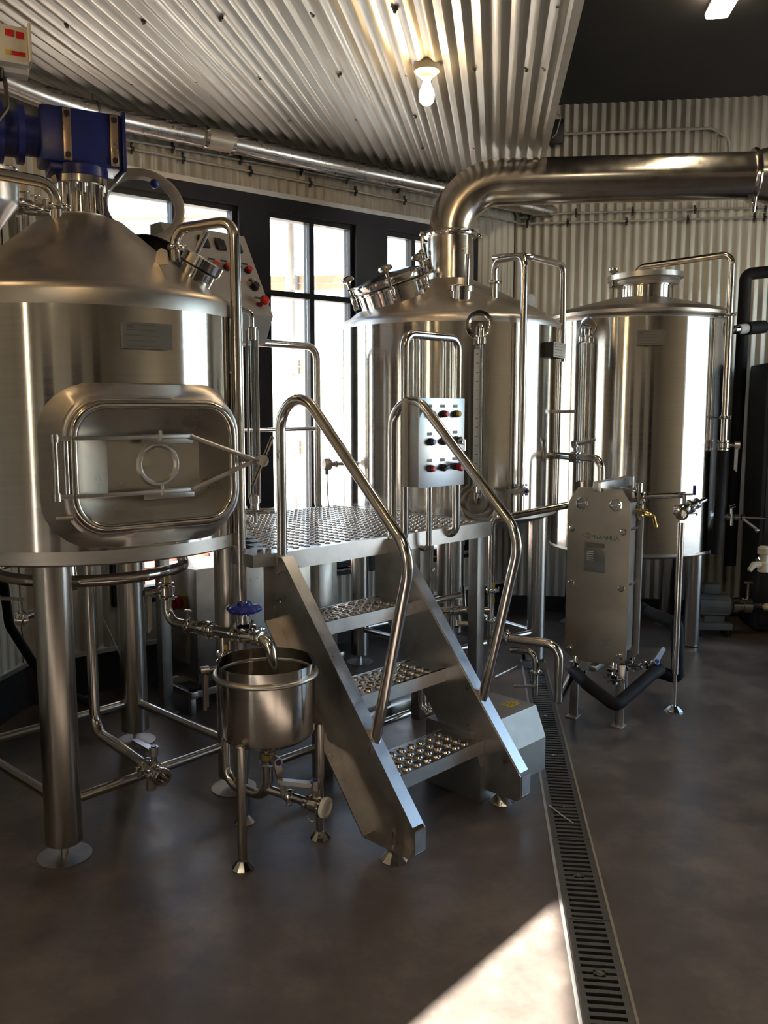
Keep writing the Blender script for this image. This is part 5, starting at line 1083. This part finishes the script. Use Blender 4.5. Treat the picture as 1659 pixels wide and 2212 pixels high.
def conduit(name, label, pts, ts, r=.0075, nrm=None):
    o = thing(name, label, 'conduit', pts[0]); MB().tube(pts, r, bend=.03, seg=10).build('conduit_pipe', 'galv', o)
    for p, n_, u_ in ts:
        b = MB(); b.box(p - n_ * .006, (.016, .018, .016), (u_, n_, Z), .002); b.lathe([(.011, -.010), (.011, .010)], p, u_, 12); b.box(p + Z * .022 - n_ * .006, (.014, .012, .022), (u_, n_, Z), .002); b.box(p - Z * .020 - n_ * .006, (.014, .012, .018), (u_, n_, Z), .002); b.build('conduit_clip', 'black', o)
wo_ = -.014
lo = [WP(3.35, 3.035, wo_), WP(.02, 3.045, wo_), RP(.02, 3.03, -.014), RP(RW - .02, 3.03, -.014)]
upc = [WP(3.30, 3.075, wo_), WP(1.9, 3.105, wo_), WP(.02, 3.125, wo_), RP(.02, 3.075, -.014), RP(.35, 3.10, -.014), RP(RW - .02, 3.10, -.014)]
def onw(x, y): p = hit(x, y, C0, WN); return (p - C0).dot(WU)
def onr(x, y): p = hit(x, y, C0, E1); return (p - C0).dot(E2)
conduit('lower_wall_conduit', 'lower of two thin conduits with black clips along the walls', lo, [(WP(onw(x, y), 3.037 + (3.35 - onw(x, y)) * .003, wo_), -WN, WU) for x, y in ((283, 322), (394, 340), (540, 372), (668, 398), (766, 417), (872, 434))] + [(RP(onr(x, 480), 3.03, -.014), -E1, E2) for x in (1139, 1226, 1353, 1485, 1628, 1650)])
conduit('upper_wall_conduit', 'upper of two thin conduits with black clips along the walls', upc, [(WP(onw(x, y), 3.105 + max(0, 1.9 - onw(x, y)) * .0105 - max(0, onw(x, y) - 1.9) * .021, wo_), -WN, WU) for x, y in ((371, 312), (518, 343), (648, 369), (748, 389), (858, 410))] + [(RP(onr(x, 465), 3.10 - max(0, .35 - onr(x, 465)) * .07, -.014), -E1, E2) for x in (1142, 1244, 1366, 1500, 1630, 1652)])
jb = RP(onr(1192, 290), 3.685, -.035); jbx = thing('junction_box', 'dark junction box on the rear wall at the soffit edge', 'junction box', jb); MB().box(jb, (.16, .07, .17), (E2, E1, Z), .006).build('box_body', 'black', jbx); MB().box(jb - E1 * .037, (.165, .006, .175), (E2, E1, Z), .003).build('box_cover', 'black', jbx)
MB().tube([jb + Z * .08 - E1 * .01, jb + Z * .14 - E1 * .03 + E2 * .02, jb + Z * .10 + E2 * .06 - E1 * .045, jb - Z * .02 + E2 * .03 - E1 * .05, jb - Z * .05 + E2 * .0 - E1 * .045], .004, bend=.03, seg=6).build('loose_wire', 'greyp', jbx)
cj_ = [RP(onr(1216, 291), 3.675, -.03), RP(onr(1535, 285), 3.675, -.03), RP(onr(1572, 300), 3.60, -.03), RP(onr(1578, 330), 3.4, -.03)]
o = thing('bent_conduit', 'single conduit running right from the junction box and bending down', 'conduit', cj_[0]); MB().tube(cj_, .0105, bend=.09, seg=12).build('conduit_pipe', 'galv', o)
# white isolator box at the upper left with black cables
ib = V((-1.86, 3.60, 0)); ic = at(8, 104, 3.15); isx = thing('isolator_box', 'white electrical isolator box with red print at the upper left corner', 'electrical box', ic)
IA = azv(64); IN = azv(154); 
def IP(a, z, o=0.0): return ic + IA * a + Z * z + IN * o
IX = azv(62.0)
MB().box(IP(-.02, 0, -.05), (.20, .06, .14), (IX, azv(152), Z), .004).build('box_back', 'white', isx)
MB().box(IP(-.005, .01, .0), (.165, .05, .125), (IX, azv(152), Z), .006).build('box_cover', 'white', isx)
fc = ic + azv(152) * .0
# the printed face looks along the soffit to the right
MB().box(IP(.082, .02, -.01), (.010, .10, .13), (IX, azv(152), Z), .003).build('print_face', 'white', isx)
for a_, z_, w_, h_, m_ in ((.018, .045, .028, .022, 'red'), (.052, .042, .026, .022, 'red'), (.045, -.020, .045, .014, 'red'), (.010, -.020, .016, .018, 'yellow')):
    MB().box(IP(a_, z_, .0) + azv(152) * .0258, (w_, .001, h_), (IX, azv(152), Z)).build(m_ + '_print', m_, isx)
b = MB(); q_ = IP(-.06, .06, -.05); b.cyl(q_, V((q_.x, q_.y, soff_z(q_) - .0)), .012, 8); b.box(V((q_.x, q_.y, soff_z(q_) - .012)), (.06, .06, .012)); b.build('hanging_bracket', 'galv', isx)
cg = MB().cyl(IP(-.02, -.062, -.02), IP(-.02, -.10, -.02), .018, 12).build('cable_gland', 'black', isx)
for s in (-.02, .02): MB().tube([IP(-.02 + s, -.09, -.02), IP(-.015 + s, -.19, -.02), IP(-.06 + s, -.26, 0)], .008, bend=.05, seg=8).build('cable', 'black', isx)
# coil and valve cluster behind the left tank, seen past the pipe
cv = thing('valve_cluster', 'clustered small valves and pipes behind the left tank by the window frame', 'valve', at(70, 470, 4.35))
for x, y0, y1 in ((38, 470, 530), (52, 450, 540)): MB().cyl(at(x, y0, 4.3), at(x + 2, y1, 4.3), .010, 10).build('thin_pipe', 'fit', cv)
for x, y in ((30, 452), (55, 440), (78, 448), (96, 455)): 
    q = at(x, y, 4.3); b = MB(); b.lathe([(.014, -.03), (.024, -.026), (.024, -.01), (.016, 0), (.024, .01), (.024, .026), (.014, .03)], q, V((1, .2, -.2)), 12); b.cyl(q, q + Z * .05, .008, 8); b.box(q + Z * .055, (.05, .012, .008), None, .002); b.build('small_valve', 'fit', cv)
MB().tube([at(20, 455, 4.3), at(110, 462, 4.3)], .016, seg=12).build('header_pipe', 'pipe', cv)
fn = thing('steel_funnel', 'stainless hopper edge behind the left tank at the picture edge', 'hopper', at(-10, 440, 4.2)); MB().lathe([(.02, -.34), (.03, -.33), (.03, -.17), (.14, -.02), (.145, .0), (.145, .14), (.14, .14)], at(-32, 432, 4.1), Z, 32).build('hopper_body', 'sheet', fn); MB().tube([at(-32, 432, 4.1) + V((math.cos(R(15 * k)), math.sin(R(15 * k)), 0)) * .145 + Z * .14 for k in range(24)], .006, seg=8, closed=True).build('hopper_rim', 'fit', fn)

# ================================================================== lamps
def bulb_lamp(bl_, lb_):
    lamp = thing('bare_bulb_lamp', lb_, 'lamp', bl_)
    MB().lathe([(.0, .016), (.056, .016), (.059, .0), (.055, -.022), (.042, -.033), (.028, -.037), (.024, -.048), (0, -.048)], bl_ - Z * .010, Z, 28).build('lamp_holder', 'porc', lamp)
    MB().lathe([(.015, -.048), (.016, -.066), (.022, -.082), (.031, -.104), (.0335, -.124), (.030, -.144), (.017, -.158), (0, -.162)], bl_ - Z * .010, Z, 24).build('bulb', 'bulb', lamp)
bulb_lamp(soff_hit(922, 138), 'lit bare bulb in a white porcelain holder on the sloping soffit')
for q_, lb_ in ((V((-1.75, 2.6, 0)), 'lit bare bulb on the soffit left of the view'), (V((-.75, 1.45, 0)), 'lit bare bulb on the soffit above the viewer')):
    q_.z = soff_z(q_); bulb_lamp(q_, lb_)
tl_ = BP(0, 0); te = hit(1546, 34, V((0, 0, 3.84)), Z); bat = thing('ceiling_batten_lamp', 'lit batten lamp on the dark ceiling at the top right', 'lamp', te)
def batten(bat, cb_):
    MB().box(cb_ + Z * .035, (.10, 1.24, .04), (E2, E1, Z), .006).build('batten_tray', 'white', bat); MB().box(cb_ - Z * .005, (.13, 1.22, .045), (E2, E1, Z), .018).build('diffuser', 'tube', bat)
batten(bat, te - E1 * .62)
for lb_, off in (('lit batten lamp on the dark ceiling, second in the row behind the viewer', -E1 * 4.0), ('lit batten lamp on the dark ceiling at the back left', -E1 * 6.6 - E2 * 2.4)):
    o = thing('ceiling_batten_lamp', lb_, 'lamp', te + off); batten(o, te + off - E1 * .62)  # two more battens added out of view for warm fill light
# small things on the floor
ti = thing('cable_tie', 'cut clear cable tie lying across the drain grating', 'cable tie', atz(1210, 1760, .002)); MB().tube([atz(1188, 1741, .004), atz(1210, 1758, .012), atz(1238, 1778, .004)], .0025, seg=6).build('tie_strap', 'tie', ti); MB().box(atz(1188, 1741, .006), (.008, .006, .006)).build('tie_head', 'tie', ti)
t2 = thing('wire_offcut', 'short pale wire offcut on the floor before the heat exchanger', 'wire', atz(1240, 1525, .002)); MB().tube([atz(1225, 1518, .003), atz(1242, 1524, .004), atz(1258, 1530, .003)], .0022, seg=6).build('wire', 'tie', t2)

sv = thing('side_lever_valve', 'small lever valve with pale handle left of the front tank leg', 'valve', at(40, 1325, 3.6))
q_ = at(46, 1335, 3.55); b = MB(); b.lathe([(.015, -.04), (.028, -.036), (.028, -.02), (.02, -.015), (.02, .015), (.028, .02), (.028, .036), (.015, .04)], q_, V((.4, -.9, 0)), 16); b.cyl(q_, q_ + Z * .075, .009, 10); b.build('valve_body', 'fit', sv)
MB().prism([(0, -.010), (.18, -.007), (.18, .007), (0, .010)], q_ + Z * .075 + V((.02, 0, 0)), V((-1, -.1, .06)).normalized(), V((-.1, 1, 0)).normalized(), Z, .012).build('lever', 'white', sv); MB().cyl(q_ - Z * .0, q_ + V((.02, .10, 0)), .018, 12).build('valve_tail', 'fit', sv)
MB().tube([q_ + V((.02, .09, 0)), q_ + V((.03, .14, 0)), V((q_.x + .03, q_.y + .14, 1.085))], .016, bend=.03, seg=12).build('feed_pipe', 'pipe', sv)
cb = thing('thin_grey_cable', 'thin pale cable slanting down between the left tank legs', 'cable', at(230, 1340, 3.9)); MB().tube([at(170, 1218, 3.75), at(215, 1320, 3.85), at(262, 1420, 4.0), at(275, 1470, 4.05)], .004, bend=.1, seg=6).build('cable_run', 'greyp', cb)
q_ = oncyl(1195, 889, K, RK); MB().box(q_ + V((.06, .0, 0)), (.14, .02, .018), None, .002).build('pipe_bracket', 'sheet', ket)
